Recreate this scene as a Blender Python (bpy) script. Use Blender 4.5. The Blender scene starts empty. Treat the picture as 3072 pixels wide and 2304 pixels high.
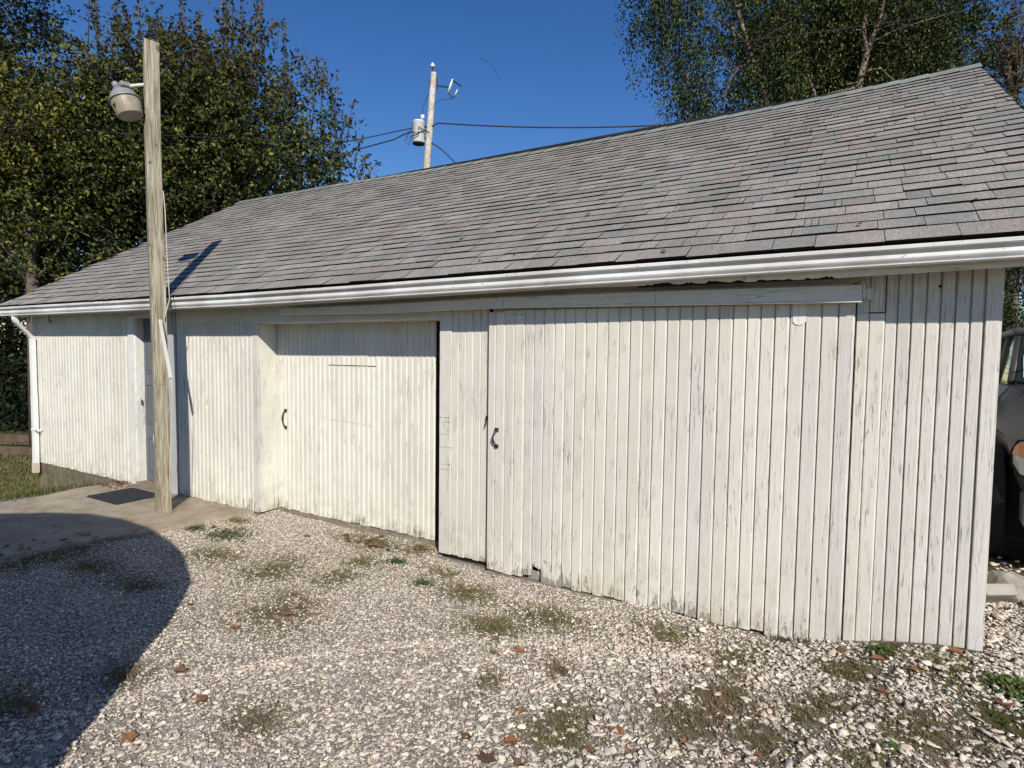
import bpy, math, random
import numpy as np
from mathutils import Vector, Matrix
random.seed(7); RNG = np.random.default_rng(11)
SC = bpy.context.scene; COL = SC.collection

# ------------------------------------------------------------------ camera
cam_d = bpy.data.cameras.new('camera'); cam = bpy.data.objects.new('camera', cam_d); COL.objects.link(cam)
cam_d.sensor_width = 36; cam_d.lens = 20.204; cam_d.clip_start = 0.05; cam_d.clip_end = 2000
CAM = Vector((-0.658, -3.7075, 1.65))
R_, U_, F_ = (0.86674, 0.4986, 0.0124), (-0.0381, 0.04139, 0.99842), (-0.4973, 0.86584, -0.05487)
m = Matrix((R_, U_, [-c for c in F_])).transposed().to_4x4(); m.translation = CAM; cam.matrix_world = m
SC.camera = cam

# ------------------------------------------------------------------ sky, sun, exposure
SUN_EL, SUN_D = math.radians(33.2), Vector((-0.682, 0.731, 0))       # direction in which shadows fall
w = bpy.data.worlds.new('World'); SC.world = w; w.use_nodes = True
nt = w.node_tree; nt.nodes.clear()
sky = nt.nodes.new('ShaderNodeTexSky'); sky.sky_type = 'NISHITA'; sky.sun_disc = False
sky.sun_elevation = SUN_EL; sky.sun_rotation = math.atan2(-SUN_D.x, -SUN_D.y)
sky.air_density = 1.1; sky.dust_density = 0.0; sky.ozone_density = 3.6; sky.altitude = 200
bg = nt.nodes.new('ShaderNodeBackground'); bg.inputs[1].default_value = 0.098
out = nt.nodes.new('ShaderNodeOutputWorld'); hs = nt.nodes.new('ShaderNodeHueSaturation'); hs.inputs['Saturation'].default_value = 1.27; hs.inputs['Hue'].default_value = 0.512; nt.links.new(sky.outputs[0], hs.inputs['Color']); nt.links.new(hs.outputs[0], bg.inputs[0]); nt.links.new(bg.outputs[0], out.inputs[0])
sl = bpy.data.lights.new('sun', 'SUN'); sl.energy = 4.6; sl.angle = math.radians(0.5); sl.color = (1.0, 0.945, 0.845)
so = bpy.data.objects.new('sun', sl); COL.objects.link(so)
sv = Vector((SUN_D.x * math.cos(SUN_EL), SUN_D.y * math.cos(SUN_EL), -math.sin(SUN_EL)))
so.rotation_euler = sv.to_track_quat('-Z', 'Y').to_euler(); so.location = (5, -8, 9)
vs = SC.view_settings; vs.view_transform = 'Standard'; vs.look = 'None'; vs.exposure = 0.15; vs.gamma = 1; vs.use_curve_mapping = False
SC.cycles.max_bounces = 6; SC.cycles.transparent_max_bounces = 8

# ------------------------------------------------------------------ node helpers
def mat(name, rough=0.8, spec=0.3, metal=0.0):
    mt = bpy.data.materials.new(name); mt.use_nodes = True
    n = mt.node_tree; b = n.nodes['Principled BSDF']
    b.inputs['Roughness'].default_value = rough; b.inputs['Specular IOR Level'].default_value = spec; b.inputs['Metallic'].default_value = metal
    return mt, n, b
class G:
    def __init__(s, n): s.n = n; s.L = n.links.new
    def new(s, t): return s.n.nodes.new(t)
    def pos(s, scale=(1, 1, 1), off=(0, 0, 0), kind='pos'):
        if kind == 'pos': o = s.new('ShaderNodeNewGeometry').outputs['Position']
        else: o = s.new('ShaderNodeTexCoord').outputs['Object']
        mp = s.new('ShaderNodeMapping'); mp.inputs['Scale'].default_value = scale; mp.inputs['Location'].default_value = off
        s.L(o, mp.inputs[0]); return mp.outputs[0]
    def noise(s, v, scale, det=4, rough=0.6, dist=0.0):
        t = s.new('ShaderNodeTexNoise'); t.inputs['Scale'].default_value = scale; t.inputs['Detail'].default_value = det
        t.inputs['Roughness'].default_value = rough; t.inputs['Distortion'].default_value = dist; s.L(v, t.inputs['Vector']); return t.outputs['Fac']
    def vor(s, v, scale, feat='F1', outp='Distance'):
        t = s.new('ShaderNodeTexVoronoi'); t.feature = feat; t.inputs['Scale'].default_value = scale; s.L(v, t.inputs['Vector']); return t.outputs[outp]
    def ramp(s, f, stops, interp='LINEAR'):
        r = s.new('ShaderNodeValToRGB'); r.color_ramp.interpolation = interp; e = r.color_ramp.elements
        while len(e) < len(stops): e.new(0.5)
        for k, (p, c) in enumerate(stops):
            e[k].position = p
            if not hasattr(c, '__len__'): c = (c, c, c)
            e[k].color = (*c[:3], 1)
        s.L(f, r.inputs[0]); return r.outputs[0]
    def mix(s, f, a, b, mode='MIX'):
        x = s.new('ShaderNodeMix'); x.data_type = 'RGBA'; x.blend_type = mode
        for v, i in ((f, 0), (a, 6), (b, 7)):
            if isinstance(v, (int, float)): x.inputs[i].default_value = v if i == 0 else (v, v, v, 1)
            elif isinstance(v, tuple): x.inputs[i].default_value = (*v, 1)
            else: s.L(v, x.inputs[i])
        return x.outputs[2]
    def math(s, op, a, b=0.0, clamp=False):
        x = s.new('ShaderNodeMath'); x.operation = op; x.use_clamp = clamp
        for v, i in ((a, 0), (b, 1)):
            if isinstance(v, (int, float)): x.inputs[i].default_value = v
            else: s.L(v, x.inputs[i])
        return x.outputs[0]
    def sep(s, v):
        x = s.new('ShaderNodeSeparateXYZ'); s.L(v, x.inputs[0]); return x.outputs
    def bump(s, h, b, strength=0.4, dist=0.002):
        x = s.new('ShaderNodeBump'); x.inputs['Strength'].default_value = strength; x.inputs['Distance'].default_value = dist
        s.L(h, x.inputs['Height']); s.L(x.outputs[0], b.inputs['Normal'])
    def attr(s, name):
        x = s.new('ShaderNodeAttribute'); x.attribute_name = name; return x.outputs['Color']
    def objcol(s): return s.new('ShaderNodeObjectInfo').outputs['Color']
    def rnd(s): return s.new('ShaderNodeObjectInfo').outputs['Random']

def painted_wood(name, base, wear=0.5, grain=1.0, bare=(0.30, 0.27, 0.22), axis='z', low=True):
    """White paint on old boards: grain relief, hairline cracks, flaked spots with bare wood, dirt near the ground."""
    mt, n, b = mat(name, 0.62, 0.25); g = G(n)
    sc = {'z': (1, 1, 0.07), 'x': (0.07, 1, 1), 'none': (1, 1, 1)}[axis]
    v = g.pos(sc); v1 = g.pos((1, 1, 1))
    gr = g.noise(v, 150, 5, 0.65, 0.6)
    big = g.noise(v1, 1.6, 4); spots = g.noise(g.pos((1, 1, 0.28) if axis == 'z' else (0.28, 1, 1)), 46, 6, 0.75)
    Z = g.sep(g.pos())[2]; X = g.sep(g.pos())[0]
    near = g.ramp(g.math('ADD', Z, g.math('MULTIPLY', g.math('SUBTRACT', g.noise(g.pos((1, 1, 0.1)), 16, 3), 0.5), 0.5)), [(0.0, 1.0), (0.10, 0.45), (0.42, 0.0)]) if low else 0.0
    right = g.ramp(g.math('MULTIPLY_ADD', X, 0.1), [(0.0, 0.0)]) if False else g.math('MULTIPLY_ADD', X, 0.11)
    rx = g.new('ShaderNodeMapRange'); rx.inputs['From Min'].default_value = -3.2; rx.inputs['From Max'].default_value = -0.2; rx.inputs['To Max'].default_value = 0.04; g.L(X, rx.inputs[0])
    thr = g.math('ADD', g.math('MULTIPLY', near, 0.27), rx.outputs[0])
    if low:
        rot_ = g.math('MULTIPLY', g.ramp(g.math('MULTIPLY', g.math('ABSOLUTE', g.math('ADD', X, 2.50)), 2.0), [(0.0, 1.0), (0.55, 0.0)]), g.ramp(Z, [(0.0, 1.0), (0.55, 0.0)]))
        thr = g.math('ADD', thr, g.math('MULTIPLY', rot_, 0.2))
    thr = g.math('ADD', thr, g.math('MULTIPLY', g.math('SUBTRACT', big, 0.54), 0.55))
    chip = g.ramp(g.math('ADD', spots, thr), [(0.81 - 0.05 * wear, 0.0), (0.84 - 0.05 * wear, 1.0)])
    crack = g.ramp(g.math('ABSOLUTE', g.math('SUBTRACT', g.noise(g.pos((1, 1, 0.035) if axis == 'z' else (0.035, 1, 1), (3, 1, 2)), 42, 3, 0.5), 0.5)), [(0.0, 1.0), (0.008, 0.0)])
    crack = g.math('MULTIPLY', crack, g.ramp(g.noise(v1, 3.1, 3), [(0.44, 0.0), (0.56, 1.0)]))
    tone = g.ramp(big, [(0.3, 0.90), (0.7, 1.04)])
    c = g.mix(1.0, base, tone, 'MULTIPLY')
    c = g.mix(1.0, c, g.objcol(), 'MULTIPLY')
    c = g.mix(g.math('MULTIPLY', g.ramp(gr, [(0.34, 1.0), (0.47, 0.0)]), 0.30 * grain), c, (0.42, 0.39, 0.33))
    dirt = g.math('MULTIPLY', g.ramp(g.noise(v1, 9, 5, 0.7), [(0.42, 0.0), (0.7, 1.0)]), g.math('ADD', g.math('MULTIPLY', near, 0.75), 0.12))
    c = g.mix(dirt, c, (0.40, 0.33, 0.22))
    bw = g.mix(g.noise(v, 60, 3), bare, tuple(k * 0.55 for k in bare))
    c = g.mix(g.math('MULTIPLY', chip, 0.85), c, bw)
    c = g.mix(g.math('MULTIPLY', crack, 0.55), c, (0.12, 0.10, 0.08))
    g.L(c, b.inputs['Base Color'])
    h = g.math('SUBTRACT', g.math('MULTIPLY', gr, 0.55 * grain), g.math('MULTIPLY', chip, 0.6)); h = g.math('SUBTRACT', h, crack)
    g.bump(h, b, 0.9, 0.0032)
    return mt

def simple(name, col, rough=0.8, spec=0.3, metal=0.0, var=0.15, scale=8, bump=0.0, bscale=60, tint=None, spots=None):
    mt, n, b = mat(name, rough, spec, metal); g = G(n); v = g.pos()
    f = g.noise(v, scale, 5, 0.65)
    lo = tuple(k * (1 - var) for k in col); hi = tuple(min(1, k * (1 + var)) for k in col)
    c = g.ramp(f, [(0.3, lo), (0.7, hi)])
    if tint: c = g.mix(g.ramp(g.noise(v, scale * 0.35, 4), [(0.45, 0.0), (0.7, 0.8)]), c, tint)
    if spots: c = g.mix(g.ramp(g.noise(v, spots[0], 5, 0.75), [(spots[1], 0.0), (spots[1] + 0.03, 1.0)]), c, spots[2])
    c = g.mix(1.0, c, g.objcol(), 'MULTIPLY')
    g.L(c, b.inputs['Base Color'])
    if bump: g.bump(g.noise(v, bscale, 5, 0.7), b, bump, 0.004)
    return mt

M = {}
M['board'] = painted_wood('painted_board', (0.675, 0.64, 0.57), 0.5, 0.8)
M['board_soft'] = painted_wood('painted_bead_board', (0.69, 0.67, 0.60), 0.3, 0.5)
M['board_cream'] = painted_wood('cream_painted_board', (0.71, 0.69, 0.615), 0.4, 0.4)
M['board_grainy'] = painted_wood('weathered_painted_board', (0.65, 0.62, 0.57), 1.0, 1.35)
M['trim'] = painted_wood('painted_trim', (0.68, 0.65, 0.57), 0.5, 0.5, axis='x', low=False)
M['trim_v'] = painted_wood('painted_upright_trim', (0.74, 0.73, 0.68), 0.9, 0.8)
M['gutter'] = simple('white_gutter_paint', (0.74, 0.725, 0.70), 0.5, 0.3, var=0.08, scale=5, tint=(0.50, 0.47, 0.42), spots=(34, 0.63, (0.15, 0.14, 0.12)))
M['downspout'] = simple('white_downspout_paint', (0.78, 0.78, 0.78), 0.4, 0.4, var=0.05, scale=4, spots=(25, 0.70, (0.35, 0.33, 0.28)))
M['galv0'] = simple('dull_zinc', (0.20, 0.19, 0.18), 0.6, 0.3, 0.2)
M['dark'] = simple('dark_gap', (0.02, 0.018, 0.015), 0.95, 0.1)
M['black_metal'] = simple('black_iron', (0.018, 0.017, 0.018), 0.5, 0.5)
M['door_grey'] = simple('grey_door_paint', (0.125, 0.135, 0.15), 0.5, 0.4, var=0.06, scale=2)
M['door_frame'] = simple('grey_white_frame_paint', (0.42, 0.43, 0.43), 0.6, 0.3, var=0.08)
M['mat'] = simple('dark_shade_mat', (0.035, 0.037, 0.045), 0.9, 0.2, var=0.5, scale=60, bump=0.6, bscale=160)
M['old_wood'] = simple('bare_old_wood', (0.24, 0.20, 0.15), 0.9, 0.2, var=0.35, scale=20, bump=0.5)

def shingle_mat(name, single):
    mt, n, b = mat(name, 0.95, 0.12); g = G(n); v = g.pos()
    base = g.objcol() if single else g.attr('col')
    gran = g.noise(v, 170, 4, 0.95); mid = g.noise(v, 75, 4, 0.75)
    c = g.mix(1.0, base, g.ramp(gran, [(0.34, 0.25), (0.5, 1.0), (0.66, 2.3)]), 'MULTIPLY')
    c = g.mix(1.0, c, g.ramp(mid, [(0.35, 0.72), (0.65, 1.28)]), 'MULTIPLY')
    c = g.mix(g.math('MULTIPLY', g.ramp(g.noise(g.pos((1, 0.35, 0.35)), 2.6, 5, 0.65), [(0.45, 0.0), (0.72, 1.0)]), 0.42), c, (0.155, 0.14, 0.115))
    zon = g.vor(g.pos((1, 0.75, 0.75)), 6.5, outp='Color'); zs3 = g.new('ShaderNodeSeparateColor'); g.L(zon, zs3.inputs[0])
    c = g.mix(g.math('MULTIPLY', g.ramp(zs3.outputs[0], [(0.72, 0.0), (0.78, 1.0)]), 0.36), c, g.mix(1.0, (0.175, 0.205, 0.185), g.ramp(gran, [(0.34, 0.3), (0.5, 1.0), (0.66, 2.0)]), 'MULTIPLY'))
    c = g.mix(g.math('MULTIPLY', g.ramp(zs3.outputs[1], [(0.86, 0.0), (0.90, 1.0)]), 0.18), c, (0.24, 0.17, 0.145))
    g.L(c, b.inputs['Base Color']); g.bump(g.math('ADD', gran, mid), b, 0.5, 0.003)
    return mt
M['shingle'] = shingle_mat('shingle_granules', True); M['shingle_f'] = shingle_mat('shingle_field_granules', False)
M['shingle_edge'] = simple('shingle_cut_edge', (0.022, 0.02, 0.019), 0.95, 0.1, var=0.4, scale=30)

# ------------------------------------------------------------------ object helpers
def link(name, me, m=None, parent=None, color=None, smooth=False):
    o = bpy.data.objects.new(name, me); COL.objects.link(o)
    if m is not None and not me.materials:
        for k in (m if isinstance(m, (list, tuple)) else [m]): me.materials.append(k)
    if parent is not None: o.parent = parent
    if color is not None: o.color = (*color, 1)
    if smooth:
        for p in me.polygons: p.use_smooth = True
    return o
def mesh(name, verts, faces, midx=None):
    me = bpy.data.meshes.new(name); me.from_pydata([tuple(map(float, v)) for v in verts], [], faces)
    if midx is not None: me.polygons.foreach_set('material_index', midx)
    me.update(); return me
def tag(o, label=None, cat=None, group=None, kind=None):
    if label: o['label'] = label
    if cat: o['category'] = cat
    if group: o['group'] = group
    if kind: o['kind'] = kind
    return o
def empty(name, loc=(0, 0, 0), parent=None):
    o = bpy.data.objects.new(name, None); COL.objects.link(o); o.location = loc; o.empty_display_size = 0.1
    if parent is not None: o.parent = parent
    return o
class MB:
    """collects shapes and links them as one mesh object"""
    def __init__(s): s.v = []; s.f = []; s.mi = []
    def add(s, v, f, mi=0):
        k = len(s.v); s.v += [tuple(map(float, p)) for p in v]; s.f += [tuple(i + k for i in q) for q in f]; s.mi += [mi] * len(f); return s
    def box(s, x0, x1, y0, y1, z0, z1, mi=0, mtx=None, bev=0.0):
        if bev > 0:
            import bmesh
            bm = bmesh.new(); bmesh.ops.create_cube(bm, size=1.0)
            for q in bm.verts: q.co = Vector(((x0 + x1) / 2 + q.co.x * (x1 - x0), (y0 + y1) / 2 + q.co.y * (y1 - y0), (z0 + z1) / 2 + q.co.z * (z1 - z0)))
            bmesh.ops.bevel(bm, geom=bm.edges[:], offset=bev, segments=2, affect='EDGES', profile=0.5)
            v = [q.co.copy() for q in bm.verts]; f = [[q.index for q in p.verts] for p in bm.faces]; bm.free()
        else:
            v = [Vector((x, y, z)) for z in (z0, z1) for y in (y0, y1) for x in (x0, x1)]
            f = [(0, 2, 3, 1), (4, 5, 7, 6), (0, 1, 5, 4), (2, 6, 7, 3), (0, 4, 6, 2), (1, 3, 7, 5)]
        if mtx is not None: v = [mtx @ q for q in v]
        return s.add(v, f, mi)
    def tube(s, pts, r, n=8, mi=0, caps=True):
        P = [Vector(p) for p in pts]; rs = r if hasattr(r, '__len__') else [r] * len(P)
        v = []; a = None
        for i, p in enumerate(P):
            t = (P[min(i + 1, len(P) - 1)] - P[max(i - 1, 0)]).normalized()
            if a is None: a = t.orthogonal().normalized()
            a = (a - t * a.dot(t)).normalized(); b = t.cross(a)
            for k in range(n):
                th = 2 * math.pi * k / n; v.append(p + (a * math.cos(th) + b * math.sin(th)) * rs[i])
        f = [(i * n + k, i * n + (k + 1) % n, (i + 1) * n + (k + 1) % n, (i + 1) * n + k) for i in range(len(P) - 1) for k in range(n)]
        if caps: f += [tuple(range(n))[::-1], tuple((len(P) - 1) * n + k for k in range(n))]
        return s.add(v, f, mi)
    def lathe(s, prof, n=24, mi=0, mtx=None):
        v = [Vector((r * math.cos(2 * math.pi * k / n), r * math.sin(2 * math.pi * k / n), z)) for r, z in prof for k in range(n)]
        f = [(i * n + k, i * n + (k + 1) % n, (i + 1) * n + (k + 1) % n, (i + 1) * n + k) for i in range(len(prof) - 1) for k in range(n)]
        f += [tuple(range(n))[::-1], tuple((len(prof) - 1) * n + k for k in range(n))]
        if mtx is not None: v = [mtx @ q for q in v]
        return s.add(v, f, mi)
    def prism(s, poly, a, b, fn, mi=0):
        """poly 2D points; fn(p, t) -> 3D for t in (a, b)"""
        n = len(poly); v = [fn(p, a) for p in poly] + [fn(p, b) for p in poly]
        f = [tuple(range(n))[::-1], tuple(range(n, 2 * n))] + [(i, (i + 1) % n, n + (i + 1) % n, n + i) for i in range(n)]
        return s.add(v, f, mi)
    def build(s, name, m, parent=None, smooth=False, color=None):
        me = mesh(name, s.v, s.f, s.mi); return link(name, me, m, parent, color, smooth)

def sstep(t): t = np.clip(t, 0, 1); return t * t * (3 - 2 * t)
def zg(x, y):
    """height of the ground"""
    z = -0.03 + 0.17 * sstep((x + 1.1) / 1.0) * sstep((y + 1.2) / 1.0) - 0.52 * sstep((-8.3 - x) / 2.3) - 0.25 * sstep((-11 - x) / 8)
    return z
def zgn(x, y):
    return zg(x, y) + 0.007 * np.sin(x * 3.1 + y * 1.7) + 0.006 * np.sin(x * 7.3 - y * 5.2 + 1) + 0.004 * np.sin(y * 13.1 + x * 2.2)

# ------------------------------------------------------------------ ground
PATCH = [('olive', -5.01, -0.94, 0.24, 0.13), ('green', -5.4, -0.57, 0.16, 0.10), ('olive', -4.39, -0.86, 0.2, 0.26), ('olive', -3.83, -0.74, 0.13, 0.14),
 ('brown', -3.73, -1.32, 0.26, 0.22), ('olive', -4.2, 0.0, 0.34, 0.15), ('olive', -3.71, 0.05, 0.12, 0.12), ('olive', -3.93, -0.4, 0.13, 0.1),
 ('green', -3.23, -0.48, 0.07, 0.04), ('green', -3.65, -0.29, 0.08, 0.05), ('olive', -2.87, -0.46, 0.2, 0.11), ('olive', -2.23, -0.48, 0.25, 0.15),
 ('olive', -2.45, -0.78, 0.18, 0.13), ('olive', -1.52, -0.3, 0.14, 0.13), ('olive', -1.68, -1.46, 0.14, 0.22), ('olive', -3.22, -0.25, 0.12, 0.06),
 ('brown', -1.19, -1.09, 0.17, 0.17), ('olive', -1.11, -0.45, 0.14, 0.18), ('olive', -0.55, -0.37, 0.15, 0.13), ('olive', -0.15, -0.26, 0.15, 0.15),
 ('green', -0.43, -0.17, 0.07, 0.06), ('clover', 0.08, -0.33, 0.12, 0.08), ('green', 0.01, -0.55, 0.13, 0.09), ('brown', -0.31, -0.73, 0.2, 0.13),
 ('brown', -0.92, -1.08, 0.11, 0.15), ('green', -0.84, -0.09, 0.09, 0.03), ('olive', 0.4, 1.21, 0.12, 0.2), ('brown', -1.12, -0.81, 0.14, 0.13),
 ('brown', -0.66, -0.67, 0.11, 0.08), ('green', -5.86, -0.57, 0.12, 0.07), ('olive', -5.75, -0.23, 0.16, 0.07), ('olive', -5.6, -1.56, 0.26, 0.1),
 ('olive', -4.89, -1.57, 0.2, 0.09), ('olive', -3.95, -2.61, 0.14, 0.09), ('brown', -6.1, -1.6, 0.18, 0.5), ('brown', -2.17, -1.28, 0.06, 0.07), ('olive', -0.75, -0.8, 0.09, 0.08),
 ('brown', -3.8, -2.2, 0.1, 0.1), ('olive', -0.5, -1.0, 0.1, 0.12), ('brown', -2.9, -2.1, 0.1, 0.1), ('brown', -1.9, -1.0, 0.07, 0.07)]
def patchness(x, y):
    v = np.zeros_like(x)
    for k, px, py, a, b in PATCH: v = np.maximum(v, np.exp(-(((x - px) / a) ** 2 + ((y - py) / b) ** 2) * 0.9))
    return v
def axis_pts(lo, hi, c0, c1, step):
    a = list(np.arange(c0, c1 + 1e-6, step)); d = step
    l = []; x = c0
    while x > lo: d *= 1.35; x -= d; l.append(max(x, lo))
    r = []; x = c1; d = step
    while x < hi: d *= 1.35; x += d; r.append(min(x, hi))
    return np.array(l[::-1] + a + r)
gx, gy = axis_pts(-500, 500, -12, 2.5, 0.055), axis_pts(-400, 600, -4.5, 2.5, 0.055)
XX, YY = np.meshgrid(gx, gy); ZZ = zgn(XX, YY)
nx, ny = len(gx), len(gy)
V = np.stack([XX, YY, ZZ], -1).reshape(-1, 3)
idx = np.arange(nx * ny).reshape(ny, nx)
Fq = np.stack([idx[:-1, :-1], idx[:-1, 1:], idx[1:, 1:], idx[1:, :-1]], -1).reshape(-1, 4)
def np_mesh(name, V, F, cols=None, smooth=False):
    me = bpy.data.meshes.new(name); nv, nf, k = len(V), len(F), F.shape[1]
    me.vertices.add(nv); me.vertices.foreach_set('co', V.astype(np.float32).ravel())
    me.loops.add(nf * k); me.loops.foreach_set('vertex_index', F.astype(np.int32).ravel())
    me.polygons.add(nf); me.polygons.foreach_set('loop_start', (np.arange(nf) * k).astype(np.int32)); me.polygons.foreach_set('loop_total', np.full(nf, k, np.int32))
    if smooth: me.polygons.foreach_set('use_smooth', np.ones(nf, bool))
    if cols is not None:
        at = me.color_attributes.new('col', 'FLOAT_COLOR', 'POINT')
        at.data.foreach_set('color', np.concatenate([cols, np.ones((nv, 1))], 1).astype(np.float32).ravel())
    me.update(calc_edges=True); return me
mt, n, b = mat('ground_dirt_and_grass', 0.95, 0.15); g = G(n); v = g.pos(); X, Y, Z = g.sep(v)
pa = g.attr('col')
fine = g.noise(v, 90, 6, 0.8); cell = g.vor(v, 62, outp='Color')
dirt = g.ramp(fine, [(0.3, (0.07, 0.054, 0.038)), (0.5, (0.22, 0.18, 0.135)), (0.7, (0.46, 0.40, 0.32))])
moss = g.ramp(g.noise(v, 120, 5, 0.8), [(0.35, (0.055, 0.046, 0.018)), (0.65, (0.17, 0.14, 0.06))])
peb = g.mix(1.0, g.ramp(g.sep(cell)[0], [(0.0, (0.28, 0.24, 0.2)), (0.5, (0.50, 0.46, 0.40)), (1.0, (0.66, 0.61, 0.54))]), g.ramp(g.vor(v, 62, 'DISTANCE_TO_EDGE'), [(0.0, 0.25), (0.12, 1.0)]), 'MULTIPLY')
soil = g.ramp(fine, [(0.35, (0.03, 0.022, 0.014)), (0.6, (0.095, 0.07, 0.046)), (0.75, (0.20, 0.16, 0.115))])
dirt = g.mix(g.ramp(g.noise(v, 5, 5, 0.7), [(0.40, 1.0), (0.60, 0.25)]), dirt, peb)
dirt = g.mix(g.ramp(g.math('ADD', g.math('MULTIPLY', X, 0.25), g.math('MULTIPLY', g.noise(v, 3, 4), 0.6)), [(-0.25 + 0.25, 0.0), (0.28, 0.95)]), dirt, soil)
gc = g.mix(g.math('MULTIPLY', g.sep(pa)[0], 0.9), dirt, moss)
grass = g.ramp(g.noise(v, 14, 6, 0.8), [(0.3, (0.06, 0.055, 0.02)), (0.6, (0.17, 0.15, 0.06)), (0.75, (0.24, 0.20, 0.11))])
gc = g.mix(g.ramp(g.math('ADD', g.math('MULTIPLY', X, -0.05), g.math('MULTIPLY', g.noise(v, 2.2, 4), 0.05)), [(0.515, 0.0), (0.55, 1.0)]), gc, grass)
far = g.new('ShaderNodeVectorMath'); far.operation = 'LENGTH'; g.L(v, far.inputs[0])
gc = g.mix(g.ramp(g.math('MULTIPLY', far.outputs[1], 0.02), [(0.22, 0.0), (0.32, 1.0)]), gc, (0.07, 0.085, 0.03))
g.L(gc, b.inputs['Base Color']); g.bump(fine, b, 0.8, 0.012)
pc = patchness(XX.ravel(), YY.ravel())
gme = np_mesh('ground', V, Fq, np.stack([pc] * 3, 1), True); tag(link('ground', gme, mt), kind='structure')

# concrete slab in front of the entry door
SLAB = [(-8.29, 0.0), (-8.30, -0.12), (-8.37, -0.48), (-8.28, -0.88), (-7.96, -1.32), (-7.7, -2.1), (-7.6, -3.2), (-6.6, -3.2), (-6.36, -2.2), (-6.31, -1.86), (-6.25, -1.55), (-6.15, -1.2), (-6.0, -0.85), (-5.93, -0.5), (-5.80, 0.0)]
mt, n, b = mat('old_concrete', 0.9, 0.2); g = G(n); v = g.pos()
c = g.ramp(g.noise(v, 4, 6, 0.7), [(0.3, (0.24, 0.185, 0.125)), (0.5, (0.36, 0.30, 0.22)), (0.72, (0.44, 0.39, 0.31))])
c = g.mix(1.0, c, g.ramp(g.noise(v, 90, 4, 0.85), [(0.35, 0.75), (0.65, 1.2)]), 'MULTIPLY')
ck = g.ramp(g.math('ABSOLUTE', g.math('SUBTRACT', g.noise(v, 0.9, 5, 0.6), 0.52)), [(0.0, 1.0), (0.0035, 0.0)])
c = g.mix(g.math('MULTIPLY', ck, 0.8), c, (0.06, 0.05, 0.04)); c = g.mix(g.ramp(g.noise(v, 7, 5), [(0.6, 0.0), (0.72, 0.6)]), c, (0.16, 0.12, 0.07))
g.L(c, b.inputs['Base Color']); g.bump(g.noise(v, 45, 6, 0.8), b, 0.5, 0.006); M['concrete'] = mt
s = MB(); s.prism(SLAB, -0.16, 0.0, lambda p, t: (p[0], p[1], t))
tag(s.build('concrete_path', M['concrete']), 'worn tan concrete pad in front of the grey entry door under the pole', 'concrete pad', kind='structure')

# ------------------------------------------------------------------ garage
gar = empty('garage', (0, 0, 0)); tag(gar, 'long white board garage with grey shingle roof and sliding doors', 'garage')
XL, XR = -10.634, 0.0
EAVE_X = [-10.83, -5.65, -2.2, -0.87, 0.36]; EAVE_Z = [2.217, 2.196, 2.217, 2.223, 2.232]
RID_X = [-10.84, -8.32, -6.18, -3.96, -2.23, -0.85, 0.36]; RID_Z = [4.470, 4.452, 4.408, 4.388, 4.392, 4.409, 4.445]
YE, YR = -0.30, 3.418
ez = lambda x: float(np.interp(x, EAVE_X, EAVE_Z)); rz = lambda x: float(np.interp(x, RID_X, RID_Z))
LS = 4.34; NRM = Vector((0, -0.515, 0.857))
def rp(u, vv, nn=0.0):
    t = vv / LS
    return Vector((u, YE + (YR - YE) * t, ez(u) * (1 - t) + rz(u) * t)) + NRM * nn
def rpb(u, vv, nn=0.0):  # rear slope, mirrored about the ridge
    p = rp(u, vv, nn); return Vector((p.x, 2 * YR - p.y, p.z))

def board(name, parent, x0, x1, z0, z1, yf, m, bl=0.006, dep=0.006, th=0.02, dz0=0.0, dz1=0.0, tone=None, br=None, jag=None):
    """one upright board with bevelled long edges; dz0/dz1: extra height of the right corner at bottom/top"""
    br = bl if br is None else br
    g0 = 0.0009
    prof = [(x0 + g0, yf + dep), (x0 + g0 + bl, yf), (x1 - g0 - br, yf), (x1 - g0, yf + dep), (x1 - g0, yf + th), (x0 + g0, yf + th)]
    nz = 2 if jag is None else 2
    v = []
    for k, z in ((0, z0), (1, z1)):
        for (x, y) in prof:
            t = (x - x0) / (x1 - x0); zz = z + (dz0 if k == 0 else dz1) * t
            if k == 0 and jag: zz += jag * (0.5 - abs(t - 0.6))
            v.append((x, y, zz))
    f = [(i, (i + 1) % 6, 6 + (i + 1) % 6, 6 + i) for i in range(6)] + [(5, 4, 3, 2, 1, 0), (6, 7, 8, 9, 10, 11)]
    t = tone if tone is not None else random.uniform(0.95, 1.03)
    return link(name, mesh(name, v, f), m, parent, (t, t * random.uniform(0.99, 1.0), t * random.uniform(0.97, 1.0)))
def run(parent, xs, z0, z1f, yf, m, jit=0.006, **kw):
    for a, c in zip(xs[:-1], xs[1:]):
        board('board', parent, a, c, z0 + random.uniform(-jit, jit), z1f(a), yf + random.uniform(-0.0012, 0.0012), m, dz1=z1f(c) - z1f(a), **kw)
def even(a, b, w):
    k = max(1, round((b - a) / w)); xs = np.linspace(a, b, k + 1)
    xs[1:-1] += RNG.uniform(-0.003, 0.003, k - 1); return list(xs)
topz = lambda x: ez(x) + 0.04

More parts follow.
